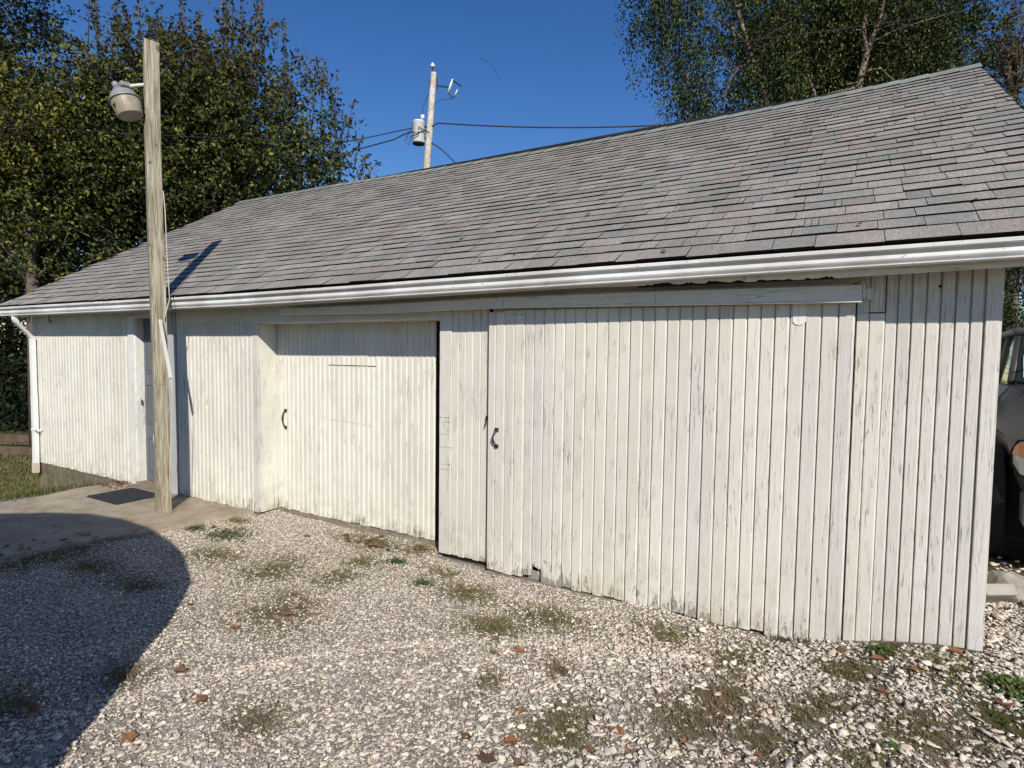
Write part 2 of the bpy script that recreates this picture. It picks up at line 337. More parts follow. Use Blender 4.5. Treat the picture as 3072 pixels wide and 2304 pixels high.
# sheathing behind the boards (with the openings left free) carries the boards as pieces
sh = MB()
for (a, c, z0, z1) in ((XL, -7.98, -0.05, 2.14), (-7.25, -5.73, -0.05, 2.14), (-3.44, -2.97, -0.05, 2.14), (-7.98, -7.25, 2.02, 2.14), (-5.73, -3.44, 1.94, 2.14), (-2.97, XR, -0.05, 2.14)):
    sh.box(a, c, 0.024, 0.05, z0, z1)
wall = sh.build('front_wall', M['dark'], gar)
run(wall, even(XL + 0.03, -8.09, 0.084), 0.0, topz, 0.0, M['board_soft'], bl=0.010, br=0.022, dep=0.015)
run(wall, even(-7.115, -5.80, 0.068), 0.0, topz, 0.0, M['board_soft'], bl=0.008, br=0.019, dep=0.014)
board('board', wall, -5.80, -5.712, 0.0, topz(-5.75), -0.002, M['board_grainy'], bl=0.002)
board('board', wall, -3.452, -3.335, 0.02, topz(-3.4), -0.012, M['board_grainy'], bl=0.003, th=0.03)
run(wall, [-3.335, -3.272, -3.205, -3.135, -3.065, -2.999], 0.02, topz, 0.0, M['board'], bl=0.003, br=0.010, dep=0.012)
run(wall, [-2.962, -2.6, -2.2, -1.8, -1.4, -1.0, -0.625], 0.3, topz, 0.0, M['board'], bl=0.004)
for a, c, zt in ((-0.602, -0.541, 1.885), (-0.541, -0.468, 1.885)):
    board('board', wall, a, c, -0.06, zt, -0.016, M['board'], bl=0.004, br=0.008, dep=0.007, th=0.034)
run(wall, [-0.468, -0.412, -0.35, -0.287, -0.226, -0.164, -0.102, -0.045], -0.06, topz, 0.0, M['board_grainy'], bl=0.003, br=0.011, dep=0.012)
board('board', wall, -0.602, -0.541, 1.887, topz(-0.57), 0.0, M['board'], bl=0.002); board('board', wall, -0.541, -0.470, 1.893, topz(-0.5), 0.0, M['board'], bl=0.002)
# corner posts
board('corner_board', gar, -0.045, 0.012, -0.06, topz(0), -0.006, M['board_grainy'], bl=0.003, th=0.03)
s = MB(); s.box(0.0, 0.022, -0.003, 0.12, -0.1, topz(0)); s.build('corner_trim', M['board_grainy'], gar)
board('corner_board', gar, XL - 0.03, XL + 0.03, -0.03, topz(XL), -0.005, M['trim_v'], bl=0.002, th=0.03)

# gable ends and rear wall
def gable(name, x, y0, y1):
    zt = lambda y: ez(x) + (rz(x) - ez(x)) * (1 - abs(y - YR) / (YR - YE)) - 0.05
    s = MB(); s.prism([(y0, -0.1 if x > -5 else -0.6), (y1, -0.1 if x > -5 else -0.6), (y1, zt(y1)), (YR, zt(YR)), (y0, zt(y0))], x, x + (0.02 if x < -5 else -0.02), lambda p, t: (t, p[0], p[1]))
    wl = s.build(name, M['dark'], gar)
    ys = np.arange(y0, y1, 0.12)
    for yy in ys:
        a, c = yy, min(yy + 0.12, y1); xo = x - 0.018 if x < -5 else x + 0.018; xi = x
        zb = -0.1 if x > -5 else -0.02
        v = [(xi, a, zb), (xo, a + .004, zb), (xo, c - .004, zb), (xi, c, zb), (xi, a, zt(a)), (xo, a + .004, zt(a)), (xo, c - .004, zt(c)), (xi, c, zt(c))]
        f = [(0, 1, 2, 3), (7, 6, 5, 4), (0, 4, 5, 1), (1, 5, 6, 2), (2, 6, 7, 3), (3, 7, 4, 0)]
        t = random.uniform(.92, 1.02); link('board', mesh('board', v, f), M['board'], wl, (t, t, t))
gable('gable_wall', -0.001, 0.06, 2 * YR - 0.02); gable('gable_wall', XL + 0.002, 0.06, 2 * YR - 0.02)
s = MB(); s.box(XL, 0, 2 * YR - 0.02, 2 * YR + 0.02, -0.6, 2.2); s.build('rear_wall', M['board_soft'], gar)
# foundation under the left end
s = MB(); s.box(XL + 0.0, -5.74, 0.012, 0.20, -0.75, -0.012); s.box(-3.44, -3.0, 0.012, 0.20, -0.3, -0.02); s.box(XL, XL + 0.2, 0.2, 2 * YR, -0.75, -0.03)
M['found'] = simple('mossy_foundation', (0.17, 0.145, 0.10), 0.95, 0.1, var=0.45, scale=9, bump=0.8, bscale=30, tint=(0.10, 0.085, 0.05)); s.build('foundation', M['found'], gar)
s = MB(); s.box(-3.0, 0.0, 0.012, 0.20, -0.3, -0.02); s.build('sill_beam', M['old_wood'], gar)

# header boards over the recess
s = MB(); s.box(-7.0, -5.235, -0.016, 0.0, 1.925, 2.13); s.box(-5.235, -3.45, -0.016, 0.0, 1.925, 2.13); s.build('header_board', M['trim'], gar)
s = MB(); s.box(-5.73, -3.445, -0.028, 0.235, 1.908, 1.9245); s.build('header_lip', M['trim'], gar)
s = MB(); s.box(-6.4, -5.40, -0.030, -0.0165, 2.00, 2.006); s.build('header_strip', M['trim'], gar)

# recessed sliding door with its jambs
jd = 0.218
s = MB(); s.box(-5.735, -5.708, 0.0205, 0.26, 0.0, 1.907); s.build('jamb', M['board_cream'], gar)
s = MB(); s.box(-3.452, -3.43, 0.0205, 0.26, 0.0, 1.907); s.build('jamb', M['board_cream'], gar)
s = MB(); s.box(-5.9, -3.25, jd + 0.021, jd + 0.045, 0.03, 1.95); rd = s.build('recessed_door', M['dark'], gar)  # near-black backing sheet stands in for the unlit opening past the boards
rx = [-5.704, -5.636, -5.572, -5.517, -5.454, -5.387, -5.321, -5.256, -5.191, -5.127, -5.064, -5.001, -4.939, -4.874, -4.808, -4.742, -4.679, -4.621, -4.554, -4.491, -4.431, -4.366, -4.302, -4.239, -4.167, -4.106, -4.039, -3.976, -3.911, -3.846, -3.783, -3.726, -3.672]
run(rd, rx, 0.012, lambda x: 1.93, jd, M['board_cream'], bl=0.006, br=0.014, dep=0.012)
s = MB(); s.box(-5.9, -3.3, jd + 0.0, jd + 0.1, -0.10, 0.004); s.build('sill_plank', M['old_wood'], gar)
def pull_handle(x, yf, z0, z1, parent):
    s = MB(); zm = (z0 + z1) / 2; h = (z1 - z0) / 2
    s.tube([(x + 0.004, yf - 0.012, z1 - 0.018), (x - 0.008, yf - 0.028, z1 - 0.04), (x - 0.014, yf - 0.036, zm), (x - 0.008, yf - 0.028, z0 + 0.04), (x + 0.004, yf - 0.012, z0 + 0.018)], [0.006, 0.0065, 0.008, 0.0065, 0.006], 8)
    s.box(x - 0.012, x + 0.018, yf - 0.016, yf - 0.001, z1 - 0.026, z1, bev=0.003); s.box(x - 0.012, x + 0.018, yf - 0.016, yf - 0.001, z0, z0 + 0.026, bev=0.003)
    return s.build('handle', M['black_metal'], parent)
pull_handle(-5.575, jd, 0.845, 1.045, rd)

for (x0, x1, z0, z1) in ((-4.95, -4.34, 1.505, 1.505), (-4.95, -4.38, 0.985, 0.955)):
    s = MB(); s.add([(x0, jd - 0.0015, z0), (x1, jd - 0.0015, z1), (x1, jd - 0.0015, z1 + .006), (x0, jd - 0.0015, z0 + .006), (x0, jd + .004, z0), (x1, jd + .004, z1), (x1, jd + .004, z1 + .006), (x0, jd + .004, z0 + .006)], [(0, 1, 2, 3), (0, 4, 5, 1), (3, 2, 6, 7)]); s.build('saw_cut', M['dark'] if z0 > 1.2 else M['trim'], rd)
for zc, hh in ((1.12, .010), (1.085, .004), (0.985, .004), (0.885, .005), (0.745, .006), (0.705, .004)):
    s = MB(); xx = -3.447
    while xx < -3.345: w_ = random.uniform(.008, .03); s.box(xx, xx + w_, -0.0128, -0.010, zc + random.uniform(-.003, .003), zc + hh * random.uniform(.5, 1.2)); xx += w_ + random.uniform(.001, .012)
    s.build('old_cut_mark', M['old_wood'], wall)
# outer sliding door
SX = [-2.967, -2.900, -2.818, -2.739, -2.655, -2.578, -2.5, -2.415, -2.336, -2.259, -2.182, -2.103, -2.023, -1.945, -1.868, -1.788, -1.709, -1.629, -1.552, -1.474, -1.393, -1.314, -1.235, -1.156, -1.082, -1.006, -0.928, -0.848, -0.767, -0.686, -0.607]
YD = -0.05
s = MB(); s.box(-2.95, -0.62, YD + 0.0205, -0.002, 1.70, 1.93); s.box(-2.95, -0.62, YD + 0.0205, -0.002, 0.9, 1.0); s.box(-2.95, -2.52, YD + 0.0205, -0.002, 0.08, 0.24); s.box(-2.36, -0.62, YD + 0.0205, -0.002, 0.08, 0.24)
sd = s.build('sliding_door', M['board'], gar)
for i, (a, c) in enumerate(zip(SX[:-1], SX[1:])):
    zb = -0.012 + random.uniform(-0.007, 0.007); jag = None; th = 0.02
    if i == 5: zb = 0.10; jag = -0.10
    if i == 4: zb = 0.012; jag = 0.03
    if i in (12, 18, 24): zb += 0.012
    top = float(np.interp(a, [-2.967, -0.607], [1.958, 1.940]))
    if i < 2: top -= 0.012
    board('board', sd, a, c, zb, top, YD + random.uniform(-0.0015, 0.0015) - (0.003 if i in (9, 14, 20) else 0), M['board_grainy'] if i in (4, 5, 6, 19, 20, 27, 29) else M['board'], bl=0.003, br=0.011, dep=0.012, jag=jag)
s = MB(); s.box(-2.62, -2.46, -0.012, 0.0, -0.02, 0.045); s.build('inner_plank', M['board'], gar)
s = MB(); s.box(-2.967, -0.6, -0.045, 0.01, -0.12, -0.024); s.build('threshold', M['old_wood'], gar)
s = MB(); s.add([(-1.397, YD - .0035, 0.0), (-1.389, YD - .0035, 0.0), (-1.391, YD - .003, .16), (-1.393, YD - .003, .42), (-1.3945, YD - .003, .16)], [(0, 1, 2, 3, 4)]); s.build('split', M['dark'], sd)
pull_handle(-2.885, YD, 0.935, 1.085, sd)
s = MB(); s.box(-3.005, -2.985, -0.022, -0.001, 1.13, 1.165, bev=0.003); s.tube([(-3.0, -0.02, 1.13), (-2.995, -0.035, 1.10), (-3.005, -0.03, 1.085)], 0.005, 6); s.build('latch', M['black_metal'], gar)
for hx, z0 in ((-2.70, 1.885), (-0.88, 1.825)):
    s = MB(); pts = [(hx - 0.035, z0 + 0.02), (hx - 0.02, z0 + 0.004), (hx, z0), (hx + 0.02, z0 + 0.004), (hx + 0.035, z0 + 0.02), (hx + 0.035, 1.945), (hx - 0.035, 1.945)]
    s.prism(pts, YD - 0.004, YD - 0.001, lambda p, t: (p[0], t, p[1]))
    h = s.build('roller_hanger', M['trim_v'], sd)
    s = MB()
    for dx in (-0.018, 0.018): s.tube([(hx + dx, YD - 0.0042, 1.925), (hx + dx, YD - 0.010, 1.925)], 0.0055, 8)
    s.build('bolt', M['black_metal'] if hx < -2 else M['trim_v'], sd)

# rail cover: four bent sheet sections over the sliding doors
seg = [(-5.23, -3.93), (-3.93, -2.797), (-2.797, -1.689), (-1.689, -0.581)]
ztop = lambda x: float(np.interp(x, [-5.23, -3.93, -2.8, -1.69, -0.58], [2.036, 2.036, 2.050, 2.047, 2.034])); zbot = lambda x: float(np.interp(x, [-5.23, -3.93, -2.8, -1.69, -0.58], [1.975, 1.958, 1.968, 1.952, 1.936]))
for k, (a, c) in enumerate(seg):
    s = MB(); yo = -0.125 - 0.002 * (k % 2) if k else -0.118
    def pr(x, o):
        t, bb = ztop(x), zbot(x)
        return [(x, -0.017, t + 0.012), (x, yo + 0.02, t + 0.004), (x, yo, t - 0.006), (x, yo, bb + 0.018), (x, yo - 0.004, bb + 0.004), (x, yo + 0.004, bb), (x, yo + 0.01, bb + 0.02), (x, -0.03, t - 0.004), (x, -0.017, t)]
    p0, p1 = pr(a + 0.0015, 0), pr(c - 0.0015, 0); nn = len(p0)
    s.add(p0 + p1, [(i, (i + 1) % nn, nn + (i + 1) % nn, nn + i) for i in range(nn)] + [tuple(range(nn))[::-1], tuple(range(nn, 2 * nn))])
    s.build('rail_cover', M['trim'], gar)
s = MB(); s.box(-0.578, -0.572, -0.127, -0.016, 1.97, 2.04); s.box(-0.572, -0.53, -0.022, -0.016, 1.96, 2.02); s.build('rail_end_bracket', M['trim_v'], gar)
s = MB(); s.box(-3.3, -0.60, -0.014, -0.001, 2.055, 2.16); s.build('header_board', M['trim'], gar)
s = MB(); s.lathe([(0.007, 0), (0.007, 0.006)], 10, mtx=Matrix.Translation((-0.235, 0.0, 2.02)) @ Matrix.Rotation(math.radians(90), 4, 'X')); s.build('bolt_hole', M['dark'], gar)

# fascia with rotten lower edge, rafter tails, soffit
def fascia(a, c, zb, name='fascia_board', rot=False):
    xs = np.arange(a, c, 0.012); top = []; bot = []; rw = 0.0
    for x in list(xs) + [c]:
        z = zb(x)
        if rot and -1.75 < x < -0.72: rw = 0.72 * rw + RNG.normal(0, 0.0045) + (0.004 if RNG.random() < 0.12 else 0); z += max(0, rw)
        bot.append((x, z)); top.append((x, ez(x) - 0.03))
    s = MB()
    for (x0, b0), (x1, b1), (_, t0), (_, t1) in zip(bot[:-1], bot[1:], top[:-1], top[1:]):
        s.add([(x0, -0.22, b0), (x1, -0.22, b1), (x1, -0.22, t1), (x0, -0.22, t0), (x0, -0.20, b0), (x1, -0.20, b1)], [(0, 1, 2, 3), (0, 4, 5, 1)])
    return s.build(name, M['trim'], gar)
fb = lambda x: float(np.interp(x, [-10.8, -5, -2.2, -1.6, -0.72, 0.36], [2.055, 2.05, 2.078, 2.070, 2.066, 2.086]))
fascia(-10.80, -5.6, fb); fascia(-5.597, -1.16, fb, rot=True); fascia(-1.157, 0.36, lambda x: fb(x) - 0.003, rot=True)
s = MB(); s.box(-1.78, -0.70, -0.198, -0.19, 2.06, 2.10); s.build('rot_shade_strip', M['dark'], gar)  # near-black strip added behind the rot holes as their shade
s = MB(); s.box(-10.8, 0.36, -0.199, -0.005, 2.13, 2.14); s.build('soffit_board', M['trim'], gar)
# roof deck and rear slope
s = MB()
us = np.linspace(-10.80, 0.34, 24)
for a, c in zip(us[:-1], us[1:]):
    for fn in (rp, rpb):
        P = [fn(a, 0.02, -0.004), fn(c, 0.02, -0.004), fn(c, LS, -0.004), fn(a, LS, -0.004), fn(a, 0.02, -0.022), fn(c, 0.02, -0.022), fn(c, LS, -0.022), fn(a, LS, -0.022)]
        s.add(P, [(0, 1, 2, 3), (7, 6, 5, 4), (0, 4, 5, 1), (1, 5, 6, 2), (3, 7, 4, 0)])
roof = s.build('roof', M['shingle_edge'], gar)
s = MB()
for x in (0.345, -10.83):
    for fn in (rp, rpb):
        P = [fn(x, 0.0, -0.006), fn(x, LS, -0.006), fn(x, LS, -0.13), fn(x, 0.0, -0.13)]; Q = [q + Vector((0.018 if x > 0 else -0.004, 0, 0)) for q in P]
        s.add(P + Q, [(0, 1, 2, 3), (7, 6, 5, 4), (0, 4, 5, 1), (2, 6, 7, 3), (1, 5, 6, 2), (3, 7, 4, 0)])
s.build('rake_board', M['trim'], gar)

# shingles
PAL = [((0.262, 0.236, 0.214), 6), ((0.244, 0.222, 0.202), 4), ((0.238, 0.228, 0.208), 1.8), ((0.262, 0.228, 0.206), 1.0), ((0.278, 0.252, 0.226), 3), ((0.258, 0.238, 0.204), 1.4), ((0.218, 0.208, 0.192), 0.6)]
pw = np.array([p[1] for p in PAL]); pw = pw / pw.sum()
EXPO = LS / 30.0; tabs = []
for r in range(30):
    u = -10.86 + RNG.uniform(0, 0.25) * (r % 3 > 0); first = True
    while u < 0.365:
        wd = RNG.choice([0.12, 0.16, 0.20, 0.25, 0.30, 0.36], p=[.12, .20, .25, .22, .14, .07]) + RNG.uniform(-0.02, 0.02)
        if RNG.random() < 0.05: wd = 0.035
        a = max(u, -10.855 + RNG.uniform(0, .006)); c = min(u + wd, 0.362 + RNG.uniform(0, .008)); u += wd
        if c - a < 0.02: continue
        tabs.append((r, a, c, PAL[RNG.choice(len(PAL), p=pw)][0]))
def tab_geo(r, a, c):
    v0 = r * EXPO - (0.042 if r == 0 else 0.004) + RNG.uniform(-0.003, 0.003); v1 = min((r + 1) * EXPO + 0.02, LS - 0.005)
    lift = 0.0112 + RNG.choice([0, 0.004]) + RNG.uniform(-0.001, 0.002); sk = RNG.uniform(-0.003, 0.003); gp = 0.0017
    A, B_ = a + gp, c - gp
    P = [rp(A, v0 - sk, lift), rp(B_, v0 + sk, lift + RNG.uniform(-0.001, 0.0015)), rp(B_, v1, 0.0035), rp(A, v1, 0.0035),
         rp(A, v0 - sk, 0.0), rp(B_, v0 + sk, 0.0), rp(B_, v1, -0.003), rp(A, v1, -0.003)]
    return P, [(0, 1, 2, 3), (0, 4, 5, 1), (1, 5, 6, 2), (3, 7, 4, 0)], [0, 1, 1, 1]
def seen(tb):
    r, a, c, _ = tb; p = rp((a + c) / 2, (r + .5) * EXPO); d = p - CAM
    q = Vector((d.dot(Vector(R_)), d.dot(Vector(U_)), d.dot(Vector(F_))))
    if q.z < 0.1 or abs(q.x / q.z) > 0.93 or abs(q.y / q.z) > 0.70: return 0
    return (c - a) * EXPO * abs(NRM.dot(d)) / d.length ** 3
order = sorted(range(len(tabs)), key=lambda i: -seen(tabs[i])); single = set(order[:300])
fv, ff, fm, fc = [], [], [], []
for i, (r, a, c, colr) in enumerate(tabs):
    P, Fs, Ms = tab_geo(r, a, c); k = RNG.uniform(0.88, 1.12); cc = tuple(x * k for x in colr)
    if i in single: link('shingle', mesh('shingle', P, Fs, Ms), [M['shingle'], M['shingle_edge']], roof, cc)
    else:
        b0 = len(fv); fv += P; ff += [tuple(j + b0 for j in q) for q in Fs]; fm += Ms; fc += [cc] * 8
me = mesh('shingle_field', fv, ff, fm); at = me.color_attributes.new('col', 'FLOAT_COLOR', 'POINT')
at.data.foreach_set('color', np.concatenate([np.array(fc), np.ones((len(fc), 1))], 1).astype(np.float32).ravel())
o = link('shingle_field', me, [M['shingle_f'], M['shingle_edge']], roof); o['kind'] = 'stuff'
# rear slope in long courses
s = MB()
for r in range(30):
    v0, v1 = r * EXPO, (r + 1) * EXPO
    P = [rpb(-10.85, v0, .011), rpb(0.36, v0, .011), rpb(0.36, v1, .003), rpb(-10.85, v1, .003), rpb(-10.85, v0, 0), rpb(0.36, v0, 0)]
    s.add(P, [(0, 1, 2, 3), (0, 4, 5, 1)])
s.build('rear_shingle_courses', M['shingle'], roof, color=(0.25, 0.23, 0.21))
u = -10.86
while u < 0.34:
    c = min(u + 0.235, 0.372); h0, h1 = 0.018, 0.010
    P = []
    for x, h in ((u, h1), (c + 0.02 if c < 0.3 else c, h0)):
        P += [rp(x, LS - 0.15, 0.012 + h - 0.010), rp(x, LS, h) + Vector((0, 0, 0.012)), rpb(x, LS - 0.15, 0.012 + h - 0.010), rp(x, LS - 0.15, h - 0.014), rpb(x, LS - 0.15, h - 0.014)]
    k = RNG.uniform(0.9, 1.15); link('ridge_cap', mesh('ridge_cap', P, [(0, 5, 6, 1), (1, 6, 7, 2), (3, 8, 5, 0), (5, 8, 9, 7, 6)], [0, 0, 1, 1]), [M['shingle'], M['shingle_edge']], roof, (0.21 * k, 0.215 * k, 0.20 * k)); u = c
tv, tf = [], []
for i in range(46):
    u_, v_ = RNG.uniform(-10.6, 0.2), LS * RNG.uniform(0, 1) ** 1.6; e = RNG.uniform(.012, .026); b0 = len(tv); a_ = RNG.uniform(0, 6.28)
    for k_ in range(4): q = rp(u_ + e * math.cos(a_ + k_ * 1.57) * (1.3 if k_ % 2 else .8), max(0, v_ + e * math.sin(a_ + k_ * 1.57)), 0.020 + 0.006 * (k_ % 2)); tv.append(q)
    tf.append((b0, b0 + 1, b0 + 2, b0 + 3))
o = link('leaf_debris', mesh('leaf_debris', tv, tf), simple('dead_leaf_debris', (0.13, 0.08, 0.05), 0.9, 0.1, var=0.4, scale=9), roof); o['kind'] = 'stuff'
# drip edge
s = MB()
for a, c in zip(us[:-1], us[1:]): s.add([rp(a, -0.02, -0.004), rp(c, -0.02, -0.004), rp(c, -0.016, -0.022), rp(a, -0.016, -0.022)], [(0, 1, 2, 3)])
s.build('drip_edge', M['shingle_edge'], gar)

# gutter: K profile swept along a slightly sagging line, with seams and hangers
GT = lambda x: float(np.interp(x, [-10.83, -8.6, -5.65, -3.9, -2.2, -0.87, 0.36], [2.186, 2.176, 2.164, 2.172, 2.186, 2.193, 2.198])); GB = lambda x: float(np.interp(x, [-10.83, -5.65, -2.2, -0.87, 0.36], [2.066, 2.053, 2.083, 2.097, 2.108]))
def gprof(x, e=0.0):
    t, bb = GT(x), GB(x); h = t - bb
    P = [(-0.228, t + 0.002), (-0.232, bb + 0.012), (-0.262, bb - 0.001), (-0.300, bb - 0.001), (-0.306, bb + 0.003), (-0.306, bb + 0.09 * h), (-0.292, bb + 0.12 * h), (-0.292, bb + 0.22 * h), (-0.309, bb + 0.26 * h), (-0.313, bb + 0.34 * h), (-0.309, bb + 0.50 * h),
         (-0.292, bb + 0.60 * h), (-0.290, bb + 0.74 * h), (-0.322, bb + 0.77 * h), (-0.328, bb + 0.80 * h), (-0.328, t - 0.004), (-0.324, t), (-0.312, t), (-0.310, t - 0.008)]
    return [(x, y - e, z) for y, z in P]
def gut(a, c, e, nm):
    s = MB(); xs = np.linspace(a, c, max(2, int((c - a) / 0.22))); n_ = 19; v = []
    for x in xs: v += gprof(x, e + 0.0015 * math.sin(x * 5))
    s.add(v, [(i * n_ + k, i * n_ + k + 1, (i + 1) * n_ + k + 1, (i + 1) * n_ + k) for i in range(len(xs) - 1) for k in range(n_ - 1)])
    s.add(gprof(a, e)[:18], [tuple(range(18))]); s.add(gprof(c, e)[:18], [tuple(range(18))[::-1]])
    return s.build(nm, M['gutter'], gar)
gut(-10.86, -3.92, 0.0, 'gutter'); gut(-3.93, 0.37, 0.003, 'gutter')
for x in np.arange(-10.4, 0.3, 0.62):
    s = MB(); xx = x + RNG.uniform(-.08, .08); s.tube([(xx, -0.326, GT(xx) - 0.016), (xx, -0.331, GT(xx) - 0.016)], 0.006, 8); s.build('gutter_spike', M['gutter'], gar)

for x in (-8.1, -5.55, -3.925, -1.35):
    s = MB(); xs_ = (x - 0.022, x + 0.022); v = []
    for q in xs_: v += gprof(q, 0.0045)
    s.add(v, [(k, k + 1, 19 + k + 1, 19 + k) for k in range(18)]); s.build('gutter_joint', M['gutter'], gar)
for x in np.arange(-10.1, 0.3, 0.93):
    s = MB(); xx = x + RNG.uniform(-.1, .1); s.box(xx - .009, xx + .009, -0.326, -0.20, GT(xx) + 0.0005, GT(xx) + 0.003); s.build('gutter_strap', M['galv0'], gar)
# downspout
s = MB(); w2, d2 = 0.033, 0.024
def rect_path(pts, wdt, dpt):
    s = MB(); v = []
    for i, p in enumerate(pts):
        p = Vector(p)
        for sx, sy in ((-1, -1), (1, -1), (1, 1), (-1, 1)): v.append(p + Vector((sx * wdt, sy * dpt, 0)))
    s.add(v, [(i * 4 + k, i * 4 + (k + 1) % 4, (i + 1) * 4 + (k + 1) % 4, (i + 1) * 4 + k) for i in range(len(pts) - 1) for k in range(4)] + [(3, 2, 1, 0), tuple(len(v) - 4 + k for k in range(4))]); return s
s = rect_path([(-10.46, -0.268, 2.06), (-10.46, -0.268, 2.015), (-10.468, -0.25, 1.975), (-10.545, -0.075, 1.80), (-10.553, -0.048, 1.765), (-10.555, -0.045, 1.70), (-10.555, -0.045, 0.955)], 0.036, 0.026)
ds = s.build('downspout', M['downspout'], gar)
s = rect_path([(-10.555, -0.045, 0.965), (-10.558, -0.045, 0.25), (-10.56, -0.05, -0.03)], 0.0385, 0.0285)
s.build('lower_pipe', M['downspout'], ds); s = rect_path([(-10.56, -0.05, 0.0), (-10.562, -0.052, -0.14)], 0.041, 0.031); s.build('lower_pipe', simple('rusty_white_pipe', (0.62, 0.50, 0.42), 0.6), ds)
s = MB(); s.box(-10.605, -10.44, -0.079, -0.071, 0.46, 0.485); s.box(-10.455, -10.44, -0.08, -0.002, 0.46, 0.485); s.build('bracket', M['downspout'], ds)
s = MB(); s.tube([(-9.99, -0.06, 2.13), (-9.99, -0.06, 2.02), (-9.975, -0.065, 1.985), (-9.94, -0.07, 1.97), (-9.89, -0.075, 1.985), (-9.875, -0.08, 2.01)], 0.007, 6); s.build('hook', M['black_metal'], gar)
s = MB(); s.box(-7.89, -7.86, -0.0235, -0.018, 1.02, 1.09, bev=0.002); s.build('strike_plate', M['downspout'], gar)

# entry door
s = MB(); s.box(-8.095, -7.965, -0.018, 0.022, -0.02, 2.03); s.build('door_trim', M['trim_v'], gar)
s = MB(); s.box(-7.965, -7.945, -0.006, 0.15, 0.02, 2.0); s.build('door_jamb', M['trim_v'], gar)
s = MB(); s.box(-7.275, -7.235, -0.012, 0.15, -0.01, 2.0); s.build('door_jamb', M['door_frame'], gar)
s = MB(); s.box(-7.235, -7.165, -0.018, 0.022, -0.01, 2.03); s.build('door_trim', M['door_frame'], gar)
s = MB(); s.box(-7.155, -7.122, -0.014, 0.022, -0.0, 2.1); s.build('door_trim', M['door_frame'], gar)
s = MB(); s.box(-7.965, -7.235, -0.016, 0.15, 2.0, 2.04); s.box(-8.095, -7.165, -0.0175, 0.0, 2.04, 2.12); s.build('door_header', M['trim'], gar)
s = MB(); s.box(-7.945, -7.275, 0.085, 0.12, 0.05, 2.0)
ed = s.build('entry_door', M['door_grey'], gar)
for zc, hh in ((1.55, 0.20), (0.98, 0.24), (0.36, 0.22)):
    for xc in (-7.77, -7.45):
        s = MB()
        for (a, c, z0, z1) in ((xc - .12, xc + .12, zc + hh - .014, zc + hh), (xc - .12, xc + .12, zc - hh, zc - hh + .014), (xc - .12, xc - .106, zc - hh + .0145, zc + hh - .0145), (xc + .106, xc + .12, zc - hh + .0145, zc + hh - .0145)): s.box(a, c, 0.076, 0.0848, z0, z1)
        s.box(xc - .09, xc + .09, 0.078, 0.0848, zc - hh + .03, zc + hh - .03, bev=0.003); s.build('door_panel', M['door_grey'], ed)
M['steel'] = simple('brushed_steel', (0.45, 0.45, 0.44), 0.3, 0.5, 1.0, var=0.1)
s = MB(); s.tube([(-7.33, 0.085, 0.86), (-7.33, 0.045, 0.86)], 0.012, 10); s.lathe([(0.005, -0.02), (0.022, -0.014), (0.027, 0), (0.022, 0.014), (0.005, 0.02)], 14, mtx=Matrix.Translation((-7.33, 0.03, 0.86)) @ Matrix.Rotation(math.radians(90), 4, 'X')); s.build('door_knob', M['steel'], ed, True)
s = MB(); s.box(-7.97, -7.24, -0.10, 0.13, 0.0, 0.022); s.box(-7.96, -7.26, -0.03, 0.12, 0.0225, 0.045); s.build('door_sill', M['old_wood'], gar)
s = MB(); s.box(-7.97, -7.24, 0.13, 0.16, 0.0, 2.0); s.build('door_backing', M['dark'], gar)

# dark mat added on the slab in place of a band of shade
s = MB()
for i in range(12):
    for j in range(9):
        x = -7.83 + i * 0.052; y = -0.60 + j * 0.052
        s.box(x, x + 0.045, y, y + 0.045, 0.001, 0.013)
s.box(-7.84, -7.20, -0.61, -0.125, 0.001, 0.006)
tag(s.build('shade_mat', M['mat']), 'dark mat added on the concrete pad as a band of shade below the grey door', 'shade_mat')

# ------------------------------------------------------------------ yard light pole
yp = empty('light_pole', (-6.586, -0.47, 0.0)); tag(yp, 'weathered square wooden pole carrying a yard lamp in front of the entry door', 'light pole')
mt, n, b = mat('weathered_pole_wood', 0.9, 0.15); g = G(n); v = g.pos((1, 1, 0.045)); v1 = g.pos()
st = g.noise(v, 60, 6, 0.7, 0.5); c = g.ramp(st, [(0.32, (0.07, 0.055, 0.037)), (0.44, (0.22, 0.185, 0.13)), (0.56, (0.38, 0.34, 0.26)), (0.70, (0.56, 0.52, 0.42))])
c = g.mix(g.ramp(g.noise(v1, 2.6, 4), [(0.45, 0.0), (0.65, 0.4)]), c, (0.33, 0.31, 0.23)); c = g.mix(g.ramp(g.noise(v1, 6, 3), [(0.66, 0.0), (0.70, 0.85)]), c, (0.11, 0.075, 0.045))
g.L(c, b.inputs['Base Color']); g.bump(st, b, 0.9, 0.006); M['pole'] = mt
H_P, LEAN = 4.63, -0.048
def pole_c(z): return Vector((LEAN * z / H_P * 1.0 + 0.012 * math.sin(z * 1.4), 0.0, z))
s = MB(); v = []; zs = np.linspace(0.0, H_P, 40); rot = math.radians(-21)
